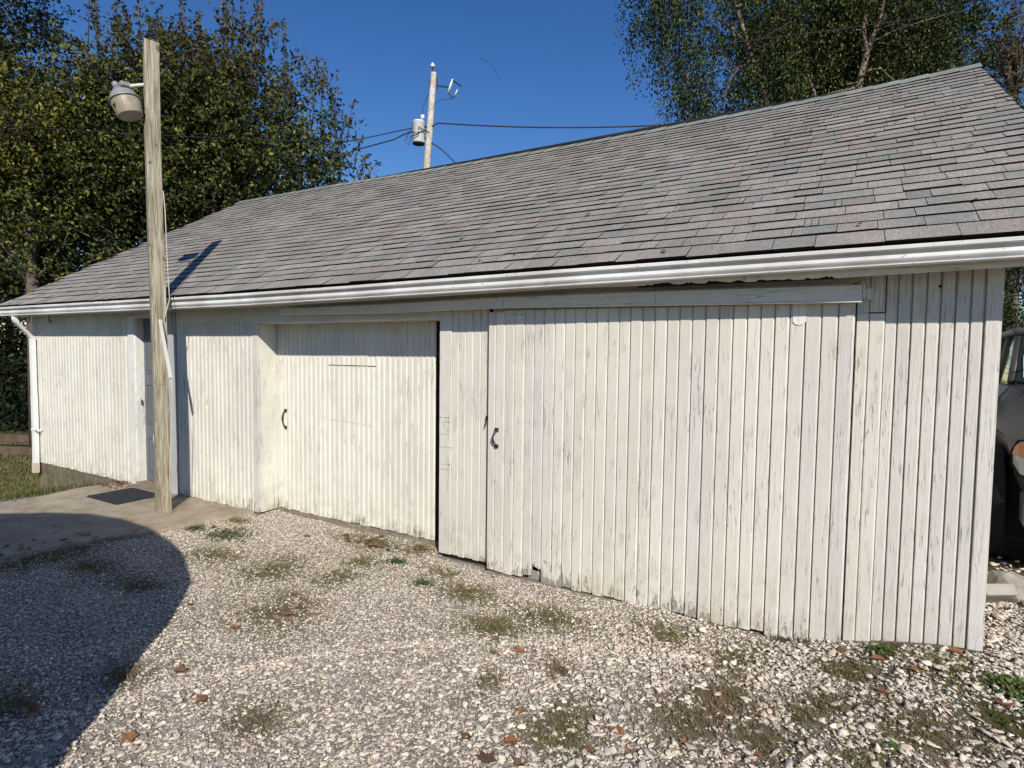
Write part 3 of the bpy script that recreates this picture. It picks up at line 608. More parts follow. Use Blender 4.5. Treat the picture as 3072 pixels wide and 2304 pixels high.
for z in zs:
    k = 0.0655 * (1.03 - 0.05 * z / H_P); nb = 0.0
    if 3.55 < z < 4.15: nb = 0.022 * math.sin((z - 3.55) / 0.6 * math.pi) ** 2 * (1 if z > 3.8 else -0.2)
    for q in range(16):
        th = rot + 2 * math.pi * q / 16; cx, cy = math.cos(th - rot), math.sin(th - rot)
        rr = k / max(abs(cx), abs(cy)) ** 0.86 * (1 + 0.012 * math.sin(z * 5 + q * 2) + RNG.uniform(-.008, .008))
        if math.cos(th - math.radians(-140)) > 0.3: rr -= nb
        p = pole_c(z); v.append((p.x + rr * math.cos(th), p.y + rr * math.sin(th), z - (0.008 * math.cos(th) + RNG.uniform(0, .008) if z == zs[-1] else 0)))
s.add(v, [(i * 16 + k, i * 16 + (k + 1) % 16, (i + 1) * 16 + (k + 1) % 16, (i + 1) * 16 + k) for i in range(len(zs) - 1) for k in range(16)] + [tuple(range(16))[::-1], tuple((len(zs) - 1) * 16 + k for k in range(16))])
s.build('post', M['pole'], yp)
# lamp: tilted bucket light on a short arm, hanging on the left of the pole
M['galv'] = simple('galvanised_lamp_metal', (0.26, 0.255, 0.265), 0.6, 0.4, 0.2, var=0.12, scale=14)
M['lens'] = simple('dusty_plastic_lens', (0.33, 0.285, 0.215), 0.45, 0.45, var=0.22, scale=11, tint=(0.22, 0.17, 0.11))
LAMP = Vector((-0.245, -0.15, 4.065))
rl = Vector(R_); tilt = Matrix.Rotation(math.radians(-20), 4, Vector(F_)) 
def lm(off=(0, 0, 0)): return Matrix.Translation(LAMP) @ tilt @ Matrix.Scale(0.96, 4) @ Matrix.Translation(off)
lamp = empty('lamp', (0, 0, 0), yp)
s = MB(); s.lathe([(0.05, 0.105), (0.075, 0.100), (0.112, 0.060), (0.134, 0.008), (0.150, -0.004), (0.150, -0.014), (0.138, -0.015)], 28, mtx=lm()); s.build('lamp_hood', M['galv'], lamp)
s = MB(); s.lathe([(0.136, -0.015), (0.132, -0.06), (0.124, -0.11), (0.112, -0.168), (0.104, -0.174), (0.0, -0.174)], 32, mtx=lm()); s.build('lamp_lens', M['lens'], lamp)
s = MB(); s.lathe([(0.048, 0.105), (0.048, 0.15), (0.0, 0.15)], 16, mtx=lm((0.0, 0, 0))); s.box(-0.05, 0.115, -0.05, 0.05, 0.085, 0.135, mtx=lm(), bev=0.01); s.build('lamp_housing', M['galv'], lamp)
s = MB(); s.lathe([(0.03, 0.135), (0.03, 0.205), (0.022, 0.215)], 14, mtx=lm((-0.055, 0, 0))); pc_ = s.build('photocell', M['galv'], lamp, True)
s = MB(); s.tube([lm() @ Vector((0.06, 0.0, 0.105)), (-0.075, -0.035, LAMP.z + 0.155)], 0.016, 10); s.build('lamp_arm', simple('pale_pipe', (0.62, 0.60, 0.58), 0.4, 0.4), yp, True)
s = MB(); s.prism([(-0.02, 0.0), (0.02, 0.004), (0.008, -0.03), (0.0, -0.045)], -0.131, -0.127, lambda p, t: lm() @ Vector((p[0], t, -0.07 + p[1]))); s.build('lens_crack', M['dark'], lamp)
# cable and the loose strip of moulding on the right of the pole
M['cable'] = simple('cream_cable', (0.52, 0.49, 0.40), 0.5, 0.3)
s = MB(); s.tube([(0.035, 0.045, 3.2), (0.052, 0.05, 3.0), (0.068, 0.05, 2.6), (0.085, 0.05, 2.3), (0.10, 0.05, 2.14), (0.065, 0.03, 2.0), (0.085, 0.0, 1.93)], 0.0045, 6); s.build('cable', M['cable'], yp, True)
s = MB(); A, B_ = Vector((0.085, -0.04, 1.93)), Vector((0.215, -0.02, 1.36)); s.box(-0.014, 0.014, -0.006, 0.006, 0, (B_ - A).length, mtx=Matrix.Translation(A) @ (B_ - A).to_track_quat('Z', 'Y').to_matrix().to_4x4()); s.build('loose_strip', M['trim_v'], yp)
s = MB(); s.tube([(0.21, -0.02, 1.38), (0.17, 0.02, 1.2), (0.17, 0.0, 0.8), (0.165, -0.02, 0.35), (0.165, -0.01, 0.01)], 0.0045, 6); s.build('ground_cable', M['cable'], yp, True)
s = MB(); s.tube([(-0.075, -0.03, 0.80), (-0.09, -0.03, 0.75), (-0.085, -0.03, 0.69), (-0.07, -0.03, 0.67)], 0.006, 6); s.build('cleat', M['downspout'], yp)

# ------------------------------------------------------------------ utility pole far behind
up = empty('utility_pole', (-16.0, 15.7, -0.6)); tag(up, 'grey wooden utility pole with a white transformer rising behind the roof', 'utility pole')
M['upole'] = simple('grey_pole_wood', (0.50, 0.45, 0.37), 0.9, 0.2, var=0.3, scale=9, tint=(0.28, 0.22, 0.16)); M['white_metal'] = simple('pale_grey_enamel', (0.66, 0.67, 0.66), 0.4, 0.4, var=0.08); M['line'] = simple('black_line', (0.02, 0.02, 0.024), 0.6, 0.3)
UR = Vector((0.868, 0.497, 0))
s = MB(); s.tube([(-0.30, -0.17, 0), (-0.06, -0.03, 9.5), (0.21, 0.12, 13.77)], [0.17, 0.145, 0.115], 14); s.build('post', M['upole'], up, True)
TC = Vector((-0.40, -0.24, 11.2)) ; TC = UR * -0.42 + Vector((0.05, 0.0, 11.36))
s = MB(); s.lathe([(0.24, -0.46), (0.255, -0.44), (0.255, 0.36), (0.265, 0.37), (0.265, 0.40), (0.2, 0.45), (0.05, 0.47)], 24, mtx=Matrix.Translation(TC)); tr = s.build('transformer', M['white_metal'], up, True)
s = MB(); s.lathe([(0.25, -0.50), (0.25, -0.461)], 24, mtx=Matrix.Translation(TC)); s.build('transformer_base', M['line'], tr)
bp = TC + UR * 0.16
s = MB(); s.lathe([(0.05, 0.42), (0.045, 0.52), (0.075, 0.53), (0.085, 0.60), (0.08, 0.68), (0.03, 0.70)], 14, mtx=Matrix.Translation(bp)); s.build('bushing', M['white_metal'], tr, True)
s = MB(); s.box(-0.02, 0.30, -0.05, 0.05, -0.03, 0.03, mtx=Matrix.Translation(TC + UR * 0.12 + Vector((0, 0, 0.2))) @ Matrix.Rotation(math.atan2(UR.y, UR.x), 4, 'Z')); s.box(-0.02, 0.30, -0.05, 0.05, -0.03, 0.03, mtx=Matrix.Translation(TC + UR * 0.12 + Vector((0, 0, -0.25))) @ Matrix.Rotation(math.atan2(UR.y, UR.x), 4, 'Z')); s.build('bracket', M['line'], up)
tp = Vector((0.21, 0.12, 13.72))
s = MB(); s.tube([tp + UR * -0.05, tp + UR * -0.05 + Vector((0, 0, 0.3))], 0.02, 8); s.tube([tp + UR * -0.14 + Vector((0, 0, -0.2)), tp + UR * -0.14 + Vector((0, 0, -0.55))], 0.035, 6); s.tube([tp + UR * 0.12 + Vector((0, 0, -0.1)), tp + UR * 0.14 + Vector((0, 0, -0.6))], 0.03, 6); s.build('pin', M['line'], up)
s = MB(); s.lathe([(0.03, 0.26), (0.10, 0.28), (0.10, 0.34), (0.06, 0.36), (0.07, 0.40), (0.03, 0.45)], 14, mtx=Matrix.Translation(tp + UR * -0.05)); s.build('insulator', M['white_metal'], up, True)
ca = tp + UR * -0.12 + Vector((0, 0, -0.36))
s = MB(); s.tube([tp + UR * 0.1 + Vector((0, 0, -0.45)), ca + UR * 0.62 + Vector((0, 0, -0.16))], 0.025, 6); s.tube([ca + UR * 0.60 + Vector((0, 0, -0.16)), ca + UR * 0.78 + Vector((0, 0, -0.12))], 0.03, 6); s.tube([ca + UR * 0.72 + Vector((0, 0, -0.38)), ca + UR * 0.9 + Vector((0, 0, -0.62)), ca + UR * 1.0 + Vector((0, 0, -0.5))], 0.03, 6); s.tube([ca + UR * 0.9 + Vector((0, 0, 0.12)), ca + UR * 1.25 + Vector((0, 0, -0.12))], 0.03, 6); s.build('cutout_arm', M['line'], up)
s = MB(); s.tube([ca + UR * 0.72 + Vector((0, 0, -0.38)), ca + UR * 0.8 + Vector((0, 0, -0.12)), ca + UR * 0.9 + Vector((0, 0, 0.16))], [0.035, 0.05, 0.035], 10); s.tube([ca + UR * 0.98 + Vector((0, 0, -0.52)), ca + UR * 1.10 + Vector((0, 0, -0.26))], 0.025, 8); s.build('fuse_cutout', M['white_metal'], up, True)
s = MB(); s.tube([ca + UR * 0.85 + Vector((0, 0, -0.62)), ca + UR * 0.4 + Vector((0, 0, -0.68)), ca + UR * 0.12 + Vector((0, 0, -0.88))], 0.012, 5); s.tube([bp + Vector((0, 0, 0.7)), bp + Vector((0.02, 0, 1.0)), bp + UR * 0.12 + Vector((0, 0, 1.25)), Vector((0.06, -0.05, 12.9))], 0.012, 5)
q0 = TC + UR * -0.30
s.tube([q0 + Vector((0, -.05, 0.1)), q0 + UR * -0.25 + Vector((0, 0, -0.35)), q0 + UR * -0.12 + Vector((0, 0, -0.55)), q0 + UR * 0.06 + Vector((0, -0.1, -0.2))], 0.014, 5)
s.tube([TC + UR * -0.3 + Vector((.1, -.28, -0.1)), TC + UR * 0.05 + Vector((.1, -.3, -0.16)), TC + UR * 0.4 + Vector((0, -0.16, 0.02)), UR * 0.1 + Vector((0.05, -0.1, 11.3))], 0.02, 5)
s.tube([TC + UR * -0.2 + Vector((.1, -.3, -0.3)), TC + UR * 0.1 + Vector((.12, -.32, -0.2)), TC + UR * 0.1 + Vector((.12, -.3, 0.1)), TC + UR * 0.4 + Vector((0.05, -0.2, -0.05))], 0.022, 5); s.build('jumper', M['line'], up)
def wire(name, pts, r, label, cat='overhead wire', n=24):
    P = []
    for (a, c, sag) in pts:
        a, c = Vector(a), Vector(c)
        for k in range(n + 1):
            t = k / n; P.append(a.lerp(c, t) - Vector((0, 0, sag * 4 * t * (1 - t))))
    s = MB(); s.tube(P, r, 5); tag(s.build(name, M['line'], None, True), label, cat)
PJ = Vector((-15.9, 15.68, 10.92))
wire('power_line', [(PJ, PJ + Vector((0.3, .2, 0.2)), 0), (PJ + Vector((0.3, .2, 0.2)), (1.5, 26.0, 12.6), 0.62)], 0.03, 'thick twisted black power line running right from the utility pole to the trees')
wire('service_drop', [((-15.9, 15.7, 10.35), (-14.9, 16.3, 9.4), -0.10), ((-14.9, 16.3, 9.4), (-13.2, 17.5, 7.4), 0.05)], 0.025, 'black cable dropping steeply behind the roof ridge right of the utility pole')
wire('power_line', [(PJ + Vector((-.3, -.1, .1)), (-18.6, 14.3, 10.45), 0.0), ((-18.6, 14.3, 10.45), (-40, 6, 9.9), 0.5)], 0.022, 'upper of the two black lines entering the leaves left of the transformer')
wire('power_line', [(PJ + Vector((-.5, -.2, -.1)), (-17.2, 15.0, 10.45), -0.05), ((-17.2, 15.0, 10.45), (-18.7, 14.2, 10.0), 0.0), ((-18.7, 14.2, 10.0), (-36, 8, 5.5), 0.5)], 0.028, 'lower thicker black line sloping down left from the transformer into the leaves')
wire('thin_wire', [((-17.5, -0.8, 6.0), (-9.27, 4.3, 5.62), 0.08)], 0.008, 'thin pale wire crossing in front of the big leafy tree behind the yard lamp')
wire('thin_wire', [((-2.9, 5.7, 6.45), (0.89, 7.92, 7.09), 0.02), ((0.89, 7.92, 7.09), (3.6, 9.5, 7.6), 0.0)], 0.007, 'thin pale wire crossing the birch leaves above the right roof end')
wire('loose_wire', [((-14.15, 16.75, 13.75), (-13.4, 17.2, 12.9), -0.22)], 0.009, 'short broken wire end curling in the sky right of the utility pole', 'wire end', 10)
wire('thin_wire', [((0.2, 3.0, 4.1), (3.0, 4.6, 4.35), 0.02)], 0.006, 'short thin wire leaving the right rake of the roof')
wire('thin_wire', [((0.05, 1.0, 2.05), (3.2, 4.2, 2.35), 0.02)], 0.006, 'thin pale wire above the dark truck beside the garage corner')
# ------------------------------------------------------------------ gravel
def ico(sub):
    import bmesh
    bm = bmesh.new(); bmesh.ops.create_icosphere(bm, subdivisions=sub, radius=1); v = np.array([q.co[:] for q in bm.verts]); f = np.array([[q.index for q in p.verts] for p in bm.faces]); bm.free(); return v, f
def in_slab(x, y):
    px = np.array([p[0] for p in SLAB]); py = np.array([p[1] for p in SLAB]); ins = np.zeros(x.shape, bool); j = len(px) - 1
    for i in range(len(px)):
        cnd = ((py[i] > y) != (py[j] > y)) & (x < (px[j] - px[i]) * (y - py[i]) / (py[j] - py[i] + 1e-12) + px[i]); ins ^= cnd; j = i
    return ins
def stones(name, n, x0, x1, y0, y1, r0, r1, sub, cond, sink=0.25, flat=1.0):
    x = RNG.uniform(x0, x1, n); y = RNG.uniform(y0, y1, n); ok = cond(x, y); x, y = x[ok], y[ok]
    bare = sstep((np.sin(x * 2.3 + 1.9 * np.sin(y * 2.9 + 1)) * np.sin(y * 3.7 + 1.2 * np.sin(x * 1.7)) + 0.5 * np.sin(x * 9 + y * 7) * np.sin(y * 11 - x * 5) + 1.1 * sstep((x + 2.3) / 2) * sstep((-0.25 - y) / 0.9) - 0.45) / 0.9); x_, y_ = x, y
    keep = RNG.random(len(x)) > 0.40 * bare + np.clip(patchness(x, y) * (1.0 + 0.4 * np.sin(x * 29 + 3 * np.sin(y * 31))) - 0.15 + 0.22 * (np.sin(x * 5.1 + 3 * np.sin(y * 4)) * np.sin(y * 6.3 + x) > 0.72), 0, 0.93); x, y = x[keep], y[keep]; n = len(x)
    bv, bf = ico(sub); nv = len(bv)
    T = []
    for k in range(24):
        d = bv * RNG.uniform(0.72, 1.18, (nv, 1)); 
        for _ in range(9):
            nr = RNG.normal(size=3); nr /= np.linalg.norm(nr); h = RNG.uniform(0.24, 0.55); dd = d @ nr; d = d - np.outer(np.maximum(dd - h, 0), nr)
        T.append(d)
    T = np.array(T)[RNG.integers(0, 24, n)]
    r = RNG.uniform(0, 1, n) ** 1.6 * (r1 - r0) + r0
    r = r * (0.86 + 0.38 * sstep((x + 2.8) / 1.8)); S = np.stack([r * RNG.uniform(1.1, 1.7, n), r * RNG.uniform(0.8, 1.25, n), r * RNG.uniform(0.36, 0.66, n) * flat], 1)
    T = T * S[:, None, :]
    az = RNG.uniform(0, 2 * np.pi, n); ti = RNG.normal(0, 0.28, n)
    c, s_ = np.cos(ti), np.sin(ti); Y1 = T[..., 1] * c[:, None] - T[..., 2] * s_[:, None]; Z1 = T[..., 1] * s_[:, None] + T[..., 2] * c[:, None]
    c, s_ = np.cos(az), np.sin(az); X2 = T[..., 0] * c[:, None] - Y1 * s_[:, None]; Y2 = T[..., 0] * s_[:, None] + Y1 * c[:, None]
    z = zgn(x, y) + S[:, 2] * (1 - sink * 2) + RNG.uniform(-0.3, 0.5, n) * r * 0.9
    Vv = np.stack([X2 + x[:, None], Y2 + y[:, None], Z1 + z[:, None]], -1).reshape(-1, 3)
    Ff = (bf[None] + (np.arange(n) * nv)[:, None, None]).reshape(-1, 3)
    pal = np.array([(0.66, 0.61, 0.53), (0.56, 0.51, 0.44), (0.76, 0.71, 0.63), (0.43, 0.40, 0.36), (0.47, 0.46, 0.43), (0.53, 0.44, 0.36), (0.62, 0.53, 0.46), (0.24, 0.205, 0.17)])
    pal = pal * np.array([1.0, 0.955, 0.90]) * 1.12; pal = pal * 0.85 + pal.mean(0) * 0.15; cc = pal[RNG.choice(8, n, p=[.22, .2, .14, .13, .1, .08, .09, .04])] * RNG.uniform(0.82, 1.12, (n, 1)); cc = np.repeat(cc, nv, 0)
    me = np_mesh(name, Vv, Ff, cc); return me
mt, n_, b = mat('limestone_gravel', 0.85, 0.2); g = G(n_); v = g.pos()
c = g.mix(1.0, g.attr('col'), g.ramp(g.noise(v, 110, 5, 0.85), [(0.3, 0.72), (0.55, 1.0), (0.75, 1.18)]), 'MULTIPLY')
c = g.mix(g.ramp(g.noise(v, 25, 5, 0.7), [(0.60, 0.0), (0.75, 0.45)]), c, (0.24, 0.19, 0.14))
g.L(c, b.inputs['Base Color']); g.bump(g.noise(v, 220, 4, 0.8), b, 0.35, 0.002); M['stone'] = mt
dist = lambda x, y: np.hypot(x + 0.66, y + 3.71)
gz = lambda x, y: (~in_slab(x, y)) & (y < np.where(x > 0.03, 9, np.where((x > -5.7) & (x < -3.45), 0.19, -0.045))) & (x > -7.9 + 0 * y) & ~((x < -6.0) & (y > -0.9))
cnear = lambda x, y: gz(x, y) & (dist(x, y) < 3.3) & (dist(x, y) > 1.3)
cmid = lambda x, y: gz(x, y) & (dist(x, y) >= 3.2)
for nm, args in (('gravel', (38000, -3.9, 1.2, -3.3, 0.0, 0.007, 0.021, 2, cnear)), ('gravel', (90000, -3.9, 1.2, -3.3, 0.0, 0.004, 0.011, 1, cnear)), ('gravel', (280000, -8, 1.6, -3.3, 1.4, 0.006, 0.0165, 1, cmid)), ('gravel', (9000, 0.02, 4.5, 1.5, 8, 0.014, 0.03, 1, lambda x, y: gz(x, y)))):
    o = link(nm, stones(nm, *args), M['stone']); tag(o, kind='stuff')
# a band of larger stones heaped by the right end of the wall
o = link('gravel', stones('gravel', 420, -1.6, 0.8, -0.9, 0.6, 0.014, 0.028, 2, lambda x, y: gz(x, y) & ((y > -0.35) | (x > -0.4))), M['stone']); tag(o, kind='stuff')

# ------------------------------------------------------------------ grass, weeds
def blades(name, x, y, z, hgt, wid, lean, cols, droop=0.5):
    n = len(x); az = RNG.uniform(0, 2 * np.pi, n); h = hgt * RNG.uniform(0.5, 1.2, n); ln = lean * RNG.uniform(0.2, 1.3, n) * h
    dx, dy = np.cos(az), np.sin(az); px, py = -dy * wid / 2, dx * wid / 2
    P = np.zeros((n, 5, 3)); b0 = np.stack([x, y, z], 1); L = np.stack([dx * ln, dy * ln, np.zeros(n)], 1); Wd = np.stack([px, py, np.zeros(n)], 1); up_ = np.zeros((n, 3)); up_[:, 2] = h
    P[:, 0] = b0 - Wd; P[:, 1] = b0 + Wd; P[:, 2] = b0 + L * 0.35 + up_ * 0.6 + Wd * 0.8; P[:, 3] = b0 + L * 0.35 + up_ * 0.6 - Wd * 0.8; P[:, 4] = b0 + L + up_ * (1 - droop * 0.4)
    b = (np.arange(n) * 5)[:, None]
    F3 = np.concatenate([b + np.array([0, 1, 2]), b + np.array([0, 2, 3]), b + np.array([3, 2, 4])])
    return np_mesh(name, P.reshape(-1, 3), F3, np.repeat(cols, 5, 0))
def leafmat(name, trans=0.25, rough=0.55, spec=0.35):
    mt, n, b = mat(name, rough, spec); g = G(n); c = g.attr('col'); g.L(c, b.inputs['Base Color'])
    t = g.new('ShaderNodeBsdfTranslucent'); g.L(g.mix(1.0, c, (1.0, 1.05, 0.5), 'MULTIPLY'), t.inputs[0]); mx = g.new('ShaderNodeMixShader'); mx.inputs[0].default_value = trans
    o = [q for q in n.nodes if q.type == 'OUTPUT_MATERIAL'][0]; g.L(b.outputs[0], mx.inputs[1]); g.L(t.outputs[0], mx.inputs[2]); g.L(mx.outputs[0], o.inputs[0]); return mt
M['grass'] = leafmat('grass_blades', 0.2, 0.7, 0.15); M['leaf'] = leafmat('tree_leaves', 0.14, 0.6, 0.12)
def pick(pal, n, var=0.25):
    pal = np.array(pal); return pal[RNG.integers(0, len(pal), n)] * RNG.uniform(1 - var, 1 + var, (n, 1))
OL = [(0.25, 0.205, 0.085), (0.18, 0.15, 0.055), (0.33, 0.27, 0.15), (0.14, 0.13, 0.045)]; GRN = [(0.08, 0.12, 0.03), (0.055, 0.085, 0.022), (0.12, 0.14, 0.045)]; BRN = [(0.28, 0.19, 0.11), (0.18, 0.12, 0.065), (0.35, 0.27, 0.17), (0.18, 0.145, 0.07)]
bx, by, bc, bh = [], [], [], []
for kind, px, py, a, c in PATCH:
    if kind == 'clover': continue
    n = int(2600 * a * c * math.pi / 0.1) + 60
    n = min(n, 2200); x = px + RNG.normal(0, 0.85, n) * a; y = py + RNG.normal(0, 0.85, n) * c
    q = np.sin(x * 31 + 2 * np.sin(y * 27)) * np.sin(y * 37 + 2 * np.sin(x * 23)) + 0.5 * np.sin(x * 71 + y * 53); keep = q + RNG.normal(0, .3, n) > -0.05; x, y = x[keep], y[keep]; n = len(x)
    bx.append(x); by.append(y); bc.append(pick({'olive': OL, 'green': GRN, 'brown': BRN}[kind], n)); bh.append(np.full(n, {'olive': 0.019, 'green': 0.026, 'brown': 0.021}[kind]))
n = 2500; bx.append(RNG.uniform(-6, 0.6, n)); by.append(RNG.uniform(-2.9, -0.07, n)); bc.append(pick(OL + BRN, n)); bh.append(np.full(n, 0.014))
n = 3000; q = RNG.random(n); bx.append(-2.4 + q * 3.0 + RNG.normal(0, .1, n)); by.append(-1.9 + q * 1.1 + RNG.normal(0, .3, n)); bc.append(pick(BRN, n)); bh.append(np.full(n, 0.014))
bx, by, bc, bh = map(np.concatenate, (bx, by, bc, bh))
ok = ~in_slab(bx, by) & ((by < -0.055) | ((bx > -5.7) & (bx < -3.45) & (by < 0.19)) | (bx > 0.05)); bx, by, bc, bh = bx[ok], by[ok], bc[ok], bh[ok]
o = link('weeds', blades('weeds', bx, by, zgn(bx, by) + 0.004, bh, 0.0035, 1.6, bc), M['grass']); tag(o, kind='stuff')
# lawn west of the garage
n = 60000; x = RNG.uniform(-19, -8.4, n); y = RNG.uniform(-2.6, 5, n) ; ok = ~in_slab(x, y) & ~((x > XL - .05) & (y > -0.02)) & (y < 1.9 + (-x - 10.6) * 0.15); x, y = x[ok], y[ok]
lawn = np.where((x < -10.55)[:, None] | (y < -0.75)[:, None], pick([(0.22, 0.20, 0.08), (0.16, 0.16, 0.06), (0.30, 0.25, 0.13), (0.12, 0.125, 0.045)], len(x)), pick(BRN, len(x)))
keep = (x < -10.5) | (RNG.random(len(x)) < 0.30); x, y, lawn = x[keep], y[keep], lawn[keep]
o = link('grass', blades('grass', x, y, zgn(x, y), np.where(x < -10.5, 0.07, 0.035), 0.008, 0.9, lawn), M['grass']); tag(o, kind='stuff')
n = 500; x = RNG.normal(-8.72, 0.13, n); y = RNG.normal(-0.75, 0.28, n); ok = ~in_slab(x, y); x, y = x[ok], y[ok]
o = link('grass', blades('grass', x, y, zgn(x, y), 0.12, 0.006, 0.8, pick([(0.07, 0.11, 0.03), (0.10, 0.12, 0.04), (0.16, 0.14, 0.07)], len(x))), M['grass']); tag(o, kind='stuff')

def lobes(name, px, py, n, r, hgt, pal, label, cat):
    """a low plant made of small round leaves on short stems"""
    V, Fx, C = [], [], []
    for i in range(n):
        a = RNG.uniform(0, 6.28); d = RNG.uniform(0, 1) ** 0.6 * r; cx, cy = px + d * math.cos(a), py + d * 0.7 * math.sin(a); z = float(zgn(np.array(cx), np.array(cy))) + hgt * RNG.uniform(0.4, 1) * (1 - 0.4 * d / r)
        rr = RNG.uniform(0.006, 0.012); nr = Vector((RNG.normal(0, .5), RNG.normal(0, .5) - .3, 1)).normalized(); e1 = nr.orthogonal().normalized(); e2 = nr.cross(e1); b0 = len(V)
        for k in range(6): q = Vector((cx, cy, z)) + (e1 * math.cos(k * 1.047) + e2 * math.sin(k * 1.047)) * rr; V.append(q[:])
        Fx += [(b0, b0 + 1, b0 + 2), (b0, b0 + 2, b0 + 3), (b0, b0 + 3, b0 + 4), (b0, b0 + 4, b0 + 5)]; cc = np.array(pal[RNG.integers(0, len(pal))]) * RNG.uniform(.7, 1.3); C += [cc] * 6
    return tag(link(name, np_mesh(name, np.array(V), np.array(Fx), np.array(C)), M['leaf']), label, cat)
lobes('clover_patch', 0.08, -0.33, 260, 0.12, 0.035, GRN, 'low bright green clover patch on the gravel just outside the right garage corner', 'clover')
lobes('weed_plant', -0.43, -0.17, 110, 0.07, 0.05, GRN, 'small leafy green weed at the foot of the right wall boards', 'weed')
lobes('weed_plant', -3.22, -0.5, 60, 0.05, 0.03, [(0.05, 0.09, 0.03)], 'dark green weed with flat leaves on gravel left of the outer sliding door', 'weed')
lobes('weed_plant', -3.65, -0.29, 50, 0.05, 0.03, [(0.05, 0.09, 0.03)], 'tiny green weed in the gravel in front of the narrow wall strip between the doors', 'weed')
lobes('weed_plant', -0.42, -0.9, 9, 0.03, 0.05, [(0.09, 0.15, 0.03)], 'young two leaved seedling beside the brown weed mat in the lower right gravel', 'seedling')

# ------------------------------------------------------------------ fallen leaves
M['dry'] = simple('dry_brown_leaf', (0.19, 0.105, 0.06), 0.75, 0.2, var=0.35, scale=60)
def fallen(x, y, r, label, tone=(1, 1, 1), dz=0.0):
    z = float(zgn(np.array(x), np.array(y))) + 0.012 + dz; az = random.uniform(0, 6.28); cu = random.uniform(0.15, 0.55); r *= 1.0
    P = []; lob = random.choice([(1, .62, .95, .6, .9, .62, .95, .62, 1, .5), (1, .8, .7, .62, .5, .45, .5, .62, .7, .8)]); k = len(lob)
    for i in range(k):
        a = az + 2 * math.pi * i / k; q = lob[i] * r * random.uniform(.85, 1.1); ex, ey = q * math.cos(a), q * math.sin(a) * 0.8; P.append((x + ex, y + ey, z + cu * abs(ex * math.sin(az) - ey * math.cos(az)) * random.uniform(0.6, 1.4)))
    P.append((x, y, z)); F3 = [(i, (i + 1) % k, k) for i in range(k)]
    st = len(P); P += [(x, y, z), (x + r * 1.1 * math.cos(az), y + r * 1.1 * math.sin(az), z + 0.008), (x + r * 1.1 * math.cos(az) + .002, y + r * 1.1 * math.sin(az), z + 0.005)]; F3.append((st, st + 1, st + 2))
    return tag(link('fallen_leaf', mesh('fallen_leaf', P, F3), M['dry'], None, tone), label, 'leaf')
